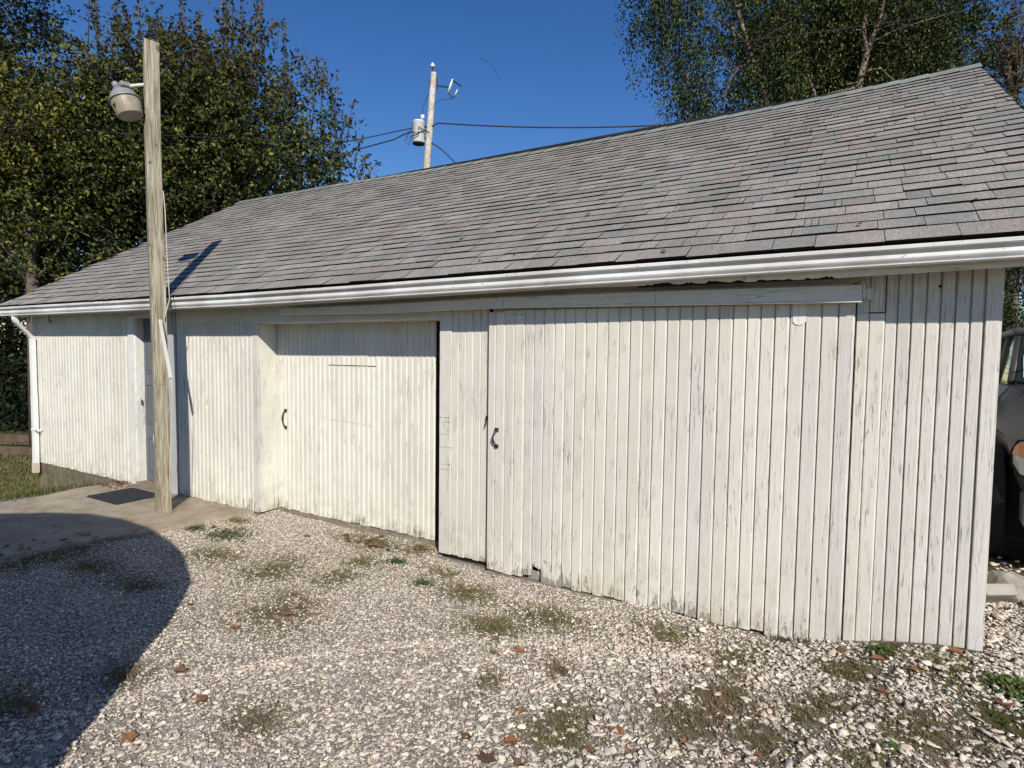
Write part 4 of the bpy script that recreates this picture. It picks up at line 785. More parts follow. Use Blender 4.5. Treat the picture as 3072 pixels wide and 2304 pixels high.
LV = [(-4.8, -0.19, .042, 'orange fallen leaf on the sunny gravel before the left end of the recessed door', (1.2, 1, .8)),
 (-4.26, -0.09, .05, 'brown leaf caught in weeds under the middle of the recessed door', (.9, .9, .9)), (-4.07, -0.1, .06, 'largest rust coloured leaf in the weeds under the recessed door', (1.1, .9, .8)),
 (-3.85, -1.1, .044, 'brown leaf at the top edge of the big brown weed tuft on the left gravel', (.9, 1, 1)), (-3.63, -1.31, .044, 'rust leaf lying in the middle of the big brown weed tuft', (1.1, .9, .8)),
 (-3.76, -1.6, .042, 'orange leaf just below the big brown weed tuft', (1.25, 1, .8)), (-4.28, -1.57, .034, 'reddish leaf on the gravel right beside the rounded shadow edge', (.9, .7, .7)),
 (-3.59, -2.04, .046, 'dark brown elongated leaf near the lower edge of the rounded shadow', (.75, .8, .8)), (-3.23, -2.14, .046, 'brown and orange leaf pair piece on the open gravel at lower left', (.9, .8, .7)),
 (-3.26, -2.45, .05, 'bright orange lobed leaf near the bottom left of the sunny gravel', (1.6, 1.3, 1)), (-2.86, -0.12, .02, 'tiny orange leaf at the foot of the left edge of the outer sliding door', (1.4, 1, .8)),
 (-2.35, -0.93, .032, 'small tan leaf left of two orange leaves on the central gravel', (1.0, 1.1, 1)), (-2.27, -1.05, .032, 'small orange leaf on the central gravel below the olive weed patch', (1.4, 1.1, .9)),
 (-2.16, -0.96, .046, 'wide orange leaf on the central gravel below the olive weed patch', (1.5, 1.15, .9)), (-1.73, -0.49, .024, 'small orange leaf below the centre of the outer sliding door', (1.4, 1.1, .9)),
 (-1.63, -1.16, .026, 'small orange leaf above the grassy tuft on the lower central gravel', (1.3, 1.1, .9)), (-1.76, -1.29, .034, 'brown leaf touching the top of the grassy tuft at lower centre', (.9, 1, 1)),
 (-1.89, -1.43, .034, 'orange leaf left of the grassy tuft at lower centre', (1.4, 1.1, .9)), (-2.01, -1.71, .038, 'dark red leaf left of the wet stones near the bottom edge', (.7, .6, .6)),
 (-1.83, -1.63, .048, 'large curled orange leaf left of the grassy tuft near the bottom edge', (1.35, 1.0, .8)), (-1.46, -1.33, .052, 'large curled orange leaf right of the grassy tuft near the bottom edge', (1.5, 1.1, .8)),
 (-1.53, -1.5, .03, 'small brown leaf at the right foot of the grassy tuft', (1.1, 1, .8)), (-1.38, -1.42, .034, 'tan leaf below the large curled leaf right of the grassy tuft', (1.2, 1.3, 1.1)),
 (-1.87, -1.77, .052, 'broad dark brown leaf at the bottom edge left of centre', (.6, .65, .7)), (-1.74, -1.72, .04, 'dull brown leaf at the bottom edge under the grassy tuft', (.75, .8, .8)),
 (-1.19, -1.25, .026, 'small tan leaf on the brown weed mat right of the bottom centre', (1.3, 1.3, 1)), (-0.43, -0.27, .05, 'long rust leaf leaning on the leafy weed at the right wall foot', (1.1, .9, .8)),
 (-0.3, -0.36, .046, 'crooked orange leaf on the gravel in front of the right wall end', (1.4, 1.1, .8)), (-0.12, -0.07, .058, 'bright orange leaf against the foot of the right corner post', (1.6, 1.2, .8)),
 (-0.36, -0.09, .056, 'dark curled leaf leaning on the boards near the right corner', (.5, .55, .55)), (-0.44, -0.53, .036, 'small orange leaf below the mossy patch at the right wall end', (1.3, 1.0, .8)),
 (0.03, -0.46, .046, 'reddish leaf on the green tuft at the right picture edge', (1.3, .8, .7)), (-0.9, -1.2, .024, 'small rust leaf at the bottom edge right of centre', (1.0, .8, .7)),
 (-3.83, -2.59, .05, 'dim brown leaf inside the shadow at the lower left corner', (1, .9, .8)), (-5.7, -0.5, .045, 'small brown leaf in the gravel beside the concrete pad corner', (.9, .8, .7)),
 (-6.9, -1.25, .05, 'pale curled leaf in the shaded dirt at the front of the concrete pad', (1.2, 1.3, 1.3))]
for x, y, r, lb, tn in LV: fallen(x, y, r, lb, tn)
n = 260; lx = np.concatenate([RNG.normal(-8.35, .22, 150), RNG.uniform(-18, -12, 700), RNG.uniform(-0.8, 0.4, 6), RNG.uniform(-6.6, -5.9, 40), RNG.uniform(-4.6, -3.7, 26)]); ly = np.concatenate([RNG.normal(-0.14, .10, 150), RNG.uniform(1.0, 6, 700), RNG.uniform(-0.3, -.06, 6), RNG.uniform(-1.9, -1.2, 40), RNG.uniform(-0.15, 0.15, 26)])
n = len(lx); az = RNG.uniform(0, 6.28, n); r = RNG.uniform(0.010, 0.026, n); P = np.zeros((n, 4, 3)); zz = np.where(in_slab(lx, ly), 0.004, zgn(lx, ly) + 0.012)
for k in range(4): P[:, k, 0] = lx + r * np.cos(az + k * 1.571) * (1 if k % 2 else 1.3); P[:, k, 1] = ly + r * np.sin(az + k * 1.571) * (1 if k % 2 else 1.3); P[:, k, 2] = zz + RNG.uniform(0, .014, n)
o = link('leaf_litter', np_mesh('leaf_litter', P.reshape(-1, 3), (np.arange(n) * 4)[:, None] + np.array([[0, 1, 2, 3]]), np.repeat(pick([(0.22, 0.11, 0.055), (0.15, 0.08, 0.05), (0.26, 0.17, 0.10), (0.11, 0.07, 0.045)], n), 4, 0)), M['grass']); tag(o, kind='stuff')
s = MB(); s.add([(-6.02 + a, -1.62 + b_, -0.005 + c_) for a, b_, c_ in ((0, 0, .01), (.05, .01, .018), (.055, .04, .01), (.01, .035, .022))], [(0, 1, 2, 3)])
# small blue scrap in the shade
tag(MB().add([(-4.86 + a, -1.86 + b_, -0.004 + c_) for a, b_, c_ in ((0, 0, .01), (.06, -.01, .014), (.07, .02, .02), (.01, .03, .012))], [(0, 1, 2, 3)]).build('litter_scrap', simple('blue_plastic', (0.05, 0.10, 0.45), 0.4, 0.5)), 'small blue plastic scrap lying on the shaded gravel', 'litter')

# ------------------------------------------------------------------ rubble at the right corner, timbers at the left
def rock(name, loc, sc, m, label, cat, seed, cuts=7, rot=0.0, cubey=False):
    rg = np.random.default_rng(seed); v, f = ico(3)
    if cubey: v = np.sign(v) * np.abs(v) ** 0.32 * 0.8
    v = v * (1 + 0.06 * np.sin(v[:, :1] * 5 + seed) * np.cos(v[:, 1:2] * 4)) 
    for _ in range(cuts):
        nr = rg.normal(size=3); nr /= np.linalg.norm(nr); h = rg.uniform(0.55, 0.85); dd = v @ nr; v = v - np.outer(np.maximum(dd - h, 0), nr)
    v = v * np.array(sc) + rg.normal(0, 0.003, v.shape); c_, s_ = math.cos(rot), math.sin(rot); v = np.stack([v[:, 0] * c_ - v[:, 1] * s_, v[:, 0] * s_ + v[:, 1] * c_, v[:, 2]], 1) + np.array(loc)
    return tag(link(name, mesh(name, v, [tuple(q) for q in f]), m), label, cat)
M['rubble'] = simple('rough_concrete_rubble', (0.33, 0.30, 0.26), 0.95, 0.15, var=0.25, scale=14, bump=0.9, bscale=40, tint=(0.22, 0.18, 0.12))
M['pale_block'] = simple('pale_paver', (0.34, 0.31, 0.265), 0.9, 0.2, var=0.1, scale=8, bump=0.3)
s = MB(); s.box(-0.10, 0.10, -0.13, 0.13, -0.035, 0.035, bev=0.01, mtx=Matrix.Translation((0.155, 0.74, 0.20)) @ Matrix.Rotation(math.radians(32), 4, 'Z') @ Matrix.Rotation(math.radians(-38), 4, 'X')); tag(s.build('paver', M['pale_block']), 'pale concrete paver leaning behind the right garage corner', 'paver')
rock('rock', (0.33, 1.02, 0.18), (0.13, 0.2, 0.12), M['rubble'], 'rough grey brown rock behind the pale paver near the truck', 'rock', 3)
rock('rock', (0.42, 0.80, 0.14), (0.09, 0.10, 0.06), M['rubble'], 'smaller rough rock in front of the truck wheel by the paver', 'rock', 8)
M['timber'] = simple('red_brown_timber', (0.11, 0.075, 0.055), 0.9, 0.15, var=0.35, scale=5, bump=0.5)
for k, (a, c, z) in enumerate((((-18.6, 0.9), (-14.2, 2.75), -0.66), ((-19.2, 1.35), (-14.4, 3.3), -0.50))):
    d = Vector((c[0] - a[0], c[1] - a[1], 0)); s = MB(); s.box(0, d.length, -0.08, 0.08, -0.08, 0.09, bev=0.012, mtx=Matrix.Translation((a[0], a[1], z)) @ Matrix.Rotation(math.atan2(d.y, d.x), 4, 'Z'))
    tag(s.build('landscape_timber', M['timber']), ['lower red brown timber edging the lawn left of the garage', 'upper red brown timber behind the first one left of the garage'][k], 'timber')

# ------------------------------------------------------------------ trees
def tree(name, label, cat, base, blobs, nclump, per, leaf, pal, trunks, cm, group=None, droop=0.0, spread=0.30, limbs=True, shoots=None, top_pal=None, top_z=99, bark=None, asp=0.5, shell=0.55, gap=0.55, cvar=0.35):
    """blobs: (x, y, z, rx, ry, rz) world ellipsoids; trunks: lists of world points with radii"""
    root = empty(name, base); tag(root, label, cat, group)
    inv = -np.array(base)
    B = np.array(blobs); vol = B[:, 3] * B[:, 4] * B[:, 5]; wgt = vol ** 0.75; k = RNG.choice(len(B), nclump, p=wgt / wgt.sum())
    nclump_ = nclump; d = RNG.normal(size=(nclump, 3)); d /= np.linalg.norm(d, axis=1)[:, None]; rad = shell + (1 - shell) * RNG.random(nclump) ** 0.7; rad *= RNG.uniform(0.9, 1.12, nclump)
    inner = RNG.random(nclump) < 0.25; rad[inner] = RNG.uniform(0.1, 0.6, inner.sum())
    c = B[k, :3] + d * rad[:, None] * B[k, 3:]
    hole = np.sin(c[:, 0] * 2.6 + 1.7 * np.sin(c[:, 2] * 1.9)) * np.sin(c[:, 2] * 2.9 + 1.3 * np.sin(c[:, 1] * 2.1 + c[:, 0])) + RNG.normal(0, .12, nclump)
    ok = hole < gap; c, d, k = c[ok], d[ok], k[ok]; nclump = len(c)
    # each clump is a twig direction with leaves strung along it
    td = d * 0.8 + RNG.normal(0, 0.5, c.shape); td[:, 2] += 0.25 - droop * 2.2; td /= np.linalg.norm(td, axis=1)[:, None]
    L = spread * RNG.uniform(0.6, 1.6, nclump)
    n = nclump * per; ci = np.repeat(np.arange(nclump), per); t = RNG.random(n)
    p = c[ci] + td[ci] * (L[ci] * t)[:, None] * 1.5 + RNG.normal(0, 1, (n, 3)) * (spread * 0.27 * (1.1 - 0.5 * t))[:, None]
    p[:, 2] -= droop * (t * L[ci]) ** 1.3 * 1.2
    cols = pick(pal, n, 0.22); clv = RNG.uniform(1 - cvar, 1 + cvar, nclump)
    cols = cols * clv[ci][:, None]
    if top_pal is not None:
        f = np.clip((p[:, 2] - top_z) / 1.5 + RNG.normal(0, .35, n), 0, 1)[:, None] * 0.85; cols = cols * (1 - f) + pick(top_pal, n, 0.25) * f
    if shoots:
        sp, sc = [], []
        for (x, y, z, h, lean, m_) in shoots:
            tt = RNG.random(m_) ** 0.8; q = np.stack([x + lean * tt * h + RNG.normal(0, .035, m_), y + RNG.normal(0, .035, m_), z + tt * h], 1); sp.append(q); sc.append(pick(top_pal if top_pal is not None else pal, m_, .3))
        p = np.concatenate([p] + sp); cols = np.concatenate([cols] + sc); n = len(p)
    a = RNG.normal(size=(n, 3)); a[:, 2] -= 0.5 + droop; a /= np.linalg.norm(a, axis=1)[:, None]
    b_ = np.cross(a, RNG.normal(size=(n, 3))); b_ /= np.linalg.norm(b_, axis=1)[:, None]; nn = np.cross(a, b_)
    l = leaf * RNG.uniform(0.65, 1.2, n)[:, None]
    P = np.stack([p, p + a * l * .45 + b_ * l * asp * .5 + nn * l * .08, p + a * l, p + a * l * .45 - b_ * l * asp * .5 + nn * l * .08], 1) + inv
    F4 = (np.arange(n) * 4)[:, None] + np.array([[0, 1, 2]]); F5 = (np.arange(n) * 4)[:, None] + np.array([[0, 2, 3]])
    o = link('crown', np_mesh('crown', P.reshape(-1, 3), np.concatenate([F4, F5]), np.repeat(cols, 4, 0)), cm, root)
    s = MB(); ends = []
    for tr_ in trunks:
        pts = [Vector(q[:3]) + Vector(inv) for q in tr_]; rr = [q[3] for q in tr_]; s.tube(pts, rr, 10); ends += [(pts[i], rr[i]) for i in range(1, len(pts))]
    if limbs:
        for i in RNG.choice(nclump, min(70, nclump), replace=False):
            e, er = min(ends, key=lambda q: (q[0] - Vector(c[i] + inv)).length + max(0, q[0].z - (c[i] + inv)[2]) * 1.5); q = Vector(c[i] + inv); mid = e.lerp(q, 0.5) + Vector(RNG.normal(0, .12, 3)) + Vector((0, 0, 0.15))
            r0 = min(er * .5, 0.045); s.tube([e, e.lerp(mid, .5) + Vector(RNG.normal(0, .05, 3)), mid, q], [r0, r0 * .75, r0 * .5, 0.006], 5)
    if shoots:
        for (x, y, z, h, lean, m_) in shoots: s.tube([Vector((x, y, z - .3)) + Vector(inv), Vector((x + lean * h * .5, y, z + h * .5)) + Vector(inv), Vector((x + lean * h, y, z + h)) + Vector(inv)], [.014, .01, .004], 4)
    s.build('trunk', bark, root, True); return root
M['bark'] = simple('grey_brown_bark', (0.13, 0.105, 0.08), 0.95, 0.1, var=0.35, scale=14, bump=0.7, bscale=40)
mt, n_, b = mat('pale_birch_bark', 0.8, 0.2); g = G(n_); v = g.pos((1, 1, 3)); c = g.ramp(g.noise(v, 7, 5, 0.7), [(0.35, (0.08, 0.05, 0.035)), (0.5, (0.20, 0.145, 0.11)), (0.7, (0.38, 0.31, 0.25))]); g.L(c, b.inputs['Base Color']); M['birch'] = mt
def W(px, py, d):  # point at distance d along a viewing direction, used to lay out the far trees
    q = Vector(F_) + Vector(R_) * ((px - 1536) / 1724.08) - Vector(U_) * ((py - 1152) / 1724.08); return CAM + q * d
def blob(px, py, r, d, sq=1.0, dep=1.0):
    c = W(px, py, d); rr = r / 1724.08 * d; return (c.x, c.y, c.z, rr * dep, rr * dep, rr * sq)
OLV = [(0.050, 0.068, 0.016), (0.082, 0.10, 0.024), (0.020, 0.028, 0.009), (0.16, 0.165, 0.048), (0.06, 0.055, 0.018), (0.011, 0.016, 0.006)]
RED = [(0.11, 0.07, 0.035), (0.08, 0.06, 0.028), (0.13, 0.10, 0.04), (0.075, 0.08, 0.025), (0.05, 0.06, 0.02)]
b0 = W(640, 600, 14.5)
sh_ = []
for px in (270, 310, 350, 390, 450, 520, 610, 660, 710, 290, 330, 365, 420, 470, 500, 560, 590, 640, 680, 730, 760, 800, 850, 880, 930, 970, 1000):
    q = W(px + RNG.uniform(-15, 15), RNG.uniform(110, 240) + max(0, px - 720) * 0.55, 14 + RNG.uniform(-.8, .8)); sh_.append((q.x, q.y, q.z, RNG.uniform(0.6, 1.7), RNG.uniform(-.16, .2), int(RNG.integers(40, 110))))
for px, py, h, ln in ((1040, 330, .7, .4), (1060, 420, .5, .5), (1075, 470, .5, .6), (1120, 560, .45, .5), (1090, 520, .6, .5), (1130, 520, .3, .3)):
    q = W(px, py + 60, 13.5); sh_.append((q.x, q.y, q.z, h, ln, 26))
tree('pear_tree', 'big broad olive green tree with reddish upright shoots behind the left roof end', 'tree', (b0.x, b0.y, -0.7),
     [blob(620, 400, 250, 14.5), blob(830, 430, 205, 14), blob(430, 500, 230, 14.2), blob(300, 640, 220, 13.8), blob(700, 260, 165, 14.3), blob(450, 270, 170, 14.2), blob(930, 500, 120, 13.5), blob(320, 420, 170, 13.6), blob(600, 560, 180, 14), blob(850, 540, 130, 13.8), blob(180, 760, 170, 13.2), blob(1000, 540, 70, 13.3), blob(560, 330, 200, 14), blob(450, 640, 200, 15), blob(300, 540, 200, 15), blob(640, 640, 140, 15), blob(700, 520, 170, 15)],
     3000, 34, 0.115, OLV, [[(b0.x, b0.y, -0.7, .2), (b0.x - .05, b0.y, 3, .16), (b0.x + .1, b0.y, 5.0, .12), (b0.x + .5, b0.y + .1, 7.2, .05)], [(b0.x, b0.y, 4.3, .10), (b0.x - 1.0, b0.y, 6.5, .06), (b0.x - 1.6, b0.y, 8.0, .03)], [(b0.x, b0.y, 4.0, .10), (b0.x + 1.5, b0.y + .7, 6.0, .05), (b0.x + 2.4, b0.y + 1.0, 7, .03)]],
     M['leaf'], spread=0.34, gap=0.75, cvar=0.5, shoots=sh_, top_pal=RED, top_z=7.4, bark=M['bark'])
b1 = W(90, 600, 12.5)
tree('ash_tree', 'bushy yellow green tree at the left edge beside the garage end', 'tree', (b1.x, b1.y, -0.7),
     [blob(60, 380, 170, 12.6), blob(180, 250, 110, 12.5), blob(90, 560, 170, 12.8), blob(-60, 500, 220, 12.8), blob(230, 420, 110, 12.3), blob(-120, 300, 220, 13)],
     1000, 34, 0.10, [(0.08, 0.09, 0.018), (0.13, 0.125, 0.025), (0.03, 0.038, 0.011), (0.20, 0.175, 0.04), (0.015, 0.02, 0.007)], [[(b1.x, b1.y, -0.7, .16), (b1.x, b1.y, 3, .12), (b1.x - .2, b1.y, 6, .05)]], M['leaf'], spread=0.3, bark=M['bark'])
b2 = W(-80, 300, 20)
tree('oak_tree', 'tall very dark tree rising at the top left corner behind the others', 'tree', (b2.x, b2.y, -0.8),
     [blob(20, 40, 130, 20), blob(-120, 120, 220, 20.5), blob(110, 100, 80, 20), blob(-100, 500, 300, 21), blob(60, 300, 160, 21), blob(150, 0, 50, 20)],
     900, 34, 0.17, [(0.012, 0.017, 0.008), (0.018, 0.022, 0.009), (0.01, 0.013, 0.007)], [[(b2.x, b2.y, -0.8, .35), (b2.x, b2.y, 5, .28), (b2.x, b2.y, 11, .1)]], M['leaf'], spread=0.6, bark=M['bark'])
DK_SHADE = [(0.016, 0.022, 0.009), (0.024, 0.03, 0.011), (0.012, 0.015, 0.007)]  # near-black leaf colours stand in for deep shade inside the wood
bl = []; bs = W(30, 1000, 22)
for px in range(-900, 420, 110):
    for py in (620, 800, 960, 1100, 1190): bl.append(blob(px, py, 130, 17.5 + RNG.uniform(-1.0, 1.5)))
tree('thicket', 'black shaded thicket of undergrowth far behind the left garage end', 'thicket', (bs.x, bs.y, -0.9), bl + [blob(px, py, 130, 18) for px in range(-300, 640, 110) for py in (380, 500)], 3300, 34, 0.17, DK_SHADE, [[(bs.x, bs.y, -0.9, .2), (bs.x, bs.y, 4, .1)]], M['leaf'], spread=0.7, bark=M['bark'])

# birch and its neighbours behind the right half of the roof
BG = [(0.020, 0.031, 0.010), (0.034, 0.046, 0.013), (0.06, 0.074, 0.02), (0.010, 0.015, 0.006), (0.12, 0.13, 0.035)]
t0 = W(2575, 262, 14.5); b3 = Vector((t0.x, t0.y, 0))
def Wl(l, d): return [(*W(px, py, d), r) for px, py, r in l]
brt = [[(b3.x, b3.y, -0.2, .14), (b3.x, b3.y, 4, .12), (*t0, .085)] + Wl([(2590, 200, .075), (2610, 130, .06), (2640, 60, .04), (2660, -40, .03)], 14.5),
       Wl([(2600, 160, .06), (2590, 90, .05), (2600, 20, .035), (2650, -60, .02)], 14.5), Wl([(2590, 215, .035), (2640, 205, .025), (2690, 250, .012)], 14.3),
       Wl([(2460, 330, .06), (2420, 220, .045), (2400, 60, .04), (2395, -60, .05)], 15.0), Wl([(2430, 100, .035), (2460, 40, .028), (2465, -40, .02)], 14.8),
       Wl([(2330, 400, .06), (2245, 140, .05), (2215, 40, .045), (2195, -40, .04)], 14.6), Wl([(2245, 140, .05), (2200, 90, .035), (2150, 50, .02)], 14.4), Wl([(2270, 220, .04), (2220, 200, .03)], 14.4)]
tree('birch_tree', 'large weeping birch with pale trunks behind the right half of the roof', 'tree', (b3.x, b3.y, -0.2),
     [blob(2200, 90, 170, 14.5), blob(2010, 50, 120, 14), blob(2300, 280, 140, 14.6), blob(2160, 300, 105, 14.2), blob(2420, 120, 160, 15.2), blob(2480, 330, 130, 14.8), blob(2560, 60, 160, 15.4), blob(2700, 180, 170, 15.2), blob(2840, 120, 130, 15), blob(2040, 170, 80, 14), blob(2090, 260, 70, 14), blob(2380, -80, 240, 15), blob(2700, -60, 240, 15), blob(2640, 330, 110, 14.8), blob(2130, 350, 60, 14), blob(2800, 290, 100, 15), blob(2000, -60, 130, 14)],
     3900, 38, 0.085, BG, brt, M['leaf'], droop=1.0, spread=0.38, bark=M['birch'], shell=0.45, gap=0.22, cvar=0.65)
bl = [blob(px, py, 150, 19 + RNG.uniform(-1, 1)) for px in range(2350, 2900, 110) for py in (40, 200, 330)]
b5 = W(2600, 600, 19)
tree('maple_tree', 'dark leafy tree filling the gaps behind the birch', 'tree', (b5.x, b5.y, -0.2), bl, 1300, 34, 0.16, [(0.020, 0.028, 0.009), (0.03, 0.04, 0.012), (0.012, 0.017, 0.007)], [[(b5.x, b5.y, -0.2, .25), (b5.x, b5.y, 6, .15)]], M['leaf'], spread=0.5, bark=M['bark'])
b4 = W(3050, 500, 16)
tree('cherry_tree', 'rusty brown autumn tree at the upper right edge behind the roof tip', 'tree', (b4.x, b4.y, -0.1),
     [blob(3050, 130, 90, 16), blob(3000, 200, 50, 16), blob(3120, 60, 120, 16), blob(3040, 300, 70, 16), blob(3130, 250, 100, 16)], 330, 30, 0.09, [(0.12, 0.075, 0.035), (0.09, 0.08, 0.03), (0.16, 0.10, 0.05), (0.06, 0.07, 0.02)],
     [[(b4.x, b4.y, -0.1, .14), (b4.x, b4.y, 5, .10), (b4.x - .2, b4.y, 9, .04)]], M['leaf'], spread=0.3, bark=M['bark'])
b6 = W(3040, 1000, 13)
bl = [blob(px, py, 120, 13 + RNG.uniform(-.6, .6)) for px in (2860, 2990, 3110, 3240, 3380, 3520) for py in (420, 560, 700, 830, 960, 1080)]
tree('hedge', 'tall dark green hedge behind the parked truck', 'hedge', (b6.x, b6.y, -0.1), bl, 1500, 34, 0.09, [(0.035, 0.05, 0.014), (0.05, 0.065, 0.018), (0.025, 0.035, 0.012), (0.07, 0.07, 0.025)], [[(b6.x, b6.y, -0.1, .1), (b6.x, b6.y, 4, .05)]], M['leaf'], spread=0.3, bark=M['bark'])

# ------------------------------------------------------------------ truck beside the garage
M['tpaint'] = simple('dark_grey_truck_paint', (0.045, 0.044, 0.047), 0.42, 0.4, 0.0, var=0.02); M['tplastic'] = simple('black_trim_plastic', (0.012, 0.012, 0.013), 0.85, 0.1, var=0.03)
M['tyre'] = simple('tyre_rubber', (0.016, 0.015, 0.015), 0.9, 0.12, var=0.15); M['rim'] = simple('dull_alloy', (0.22, 0.21, 0.21), 0.45, 0.5, 0.6); M['chrome'] = simple('grey_bumper', (0.16, 0.165, 0.17), 0.35, 0.5, 0.4)
mt, n_, b = mat('truck_glass', 0.06, 0.6); b.inputs['Base Color'].default_value = (0.02, 0.026, 0.022, 1); M['tglass'] = mt
mt, n_, b = mat('headlight_glass', 0.12, 0.6); b.inputs['Base Color'].default_value = (0.40, 0.42, 0.39, 1); M['hlens'] = mt
M['amber'] = simple('amber_lens', (0.42, 0.17, 0.08), 0.25, 0.5, var=0.1, scale=30)
M['glass_reflection'] = simple('painted_reflection', (0.30, 0.36, 0.30), 0.8)
truck = empty('pickup_truck', (1.40, 3.57, 0.08)); truck.rotation_euler.z = math.radians(-6); tag(truck, 'dark grey pickup truck parked nose forward beside the right garage wall', 'truck')
def section(y, half, zlo, zsh, ztop, inset): return [(-half + .03, y, zlo), (-half, y, zlo + .12), (-half, y, zsh - .06), (-half + inset * .25, y, zsh), (-half + inset, y, ztop), (half - inset, y, ztop), (half - inset * .25, y, zsh), (half, y, zsh - .06), (half, y, zlo + .12), (half - .03, y, zlo)]
def loft(secs, name, m, parent, smooth=False):
    s = MB(); k = len(secs[0]); v = [p for q in secs for p in q]
    s.add(v, [(i * k + j, (i + 1) * k + j, (i + 1) * k + (j + 1) % k, i * k + (j + 1) % k) for i in range(len(secs) - 1) for j in range(k)] + [tuple(range(k)), tuple((len(secs) - 1) * k + j for j in range(k))[::-1]]); return s.build(name, m, parent, smooth)
loft([section(-2.24, .62, .62, .98, 1.04, .12), section(-2.16, .70, .58, 1.00, 1.12, .16), section(-2.0, .745, .60, 1.02, 1.17, .20), section(-1.85, .79, .84, 1.04, 1.20, .24), section(-1.55, .84, .90, 1.07, 1.25, .28), section(-1.20, .86, .88, 1.10, 1.30, .28), section(-1.05, .86, .48, 1.12, 1.33, .26), section(-0.70, .85, .42, 1.16, 1.37, .20)], 'hood_and_fenders', M['tpaint'], truck, True)
loft([section(-0.695, .85, .42, 1.16, 1.34, .17), section(1.0, .86, .42, 1.16, 1.30, .15)], 'cab_body', M['tpaint'], truck)
loft([section(1.01, .87, .45, 1.10, 1.16, .03), section(1.15, .87, .45, 1.10, 1.16, .03), section(1.2, .87, .88, 1.10, 1.16, .03), section(2.1, .87, .88, 1.10, 1.16, .03), section(2.2, .87, .50, 1.10, 1.16, .03), section(2.6, .86, .55, 1.10, 1.16, .03)], 'bed', M['tpaint'], truck)
for sx in (-1, 1):
    for a, c, rr in (((sx * .675, -0.69, 1.36), (sx * .60, -0.26, 1.80), .034), ((sx * .69, .32, 1.30), (sx * .61, .32, 1.82), .038), ((sx * .69, .97, 1.28), (sx * .61, .85, 1.82), .045)):
        s = MB(); s.tube([a, c], rr, 8); s.build('pillar', M['tpaint'], truck, True)
s = MB(); s.box(-.66, .66, -.34, .92, 1.79, 1.865, bev=.03); s.build('cab_roof', M['tpaint'], truck)
s = MB(); s.add([(-.66, -.70, 1.36), (.66, -.70, 1.36), (.59, -.28, 1.80), (-.59, -.28, 1.80)], [(0, 1, 2, 3)]); ws = s.build('windshield', M['tglass'], truck)
s = MB(); fr = [((-.655, -.715, 1.365), (-.585, -.295, 1.795)), ((.655, -.715, 1.365), (.585, -.295, 1.795)), ((-.65, -.715, 1.365), (.65, -.715, 1.365))]
for a, c in fr: s.tube([a, c], .014, 5)
s.build('windshield_seal', M['tplastic'], ws)
MB().add([(-.60, -.675, 1.405), (-.50, -.665, 1.415), (-.50, -.50, 1.59), (-.53, -.40, 1.70), (-.56, -.41, 1.69), (-.59, -.5, 1.59)], [(0, 1, 2, 3, 4, 5)]).build('dash_reflection', M['glass_reflection'], ws)  # pale patch painted on the windshield as a reflection
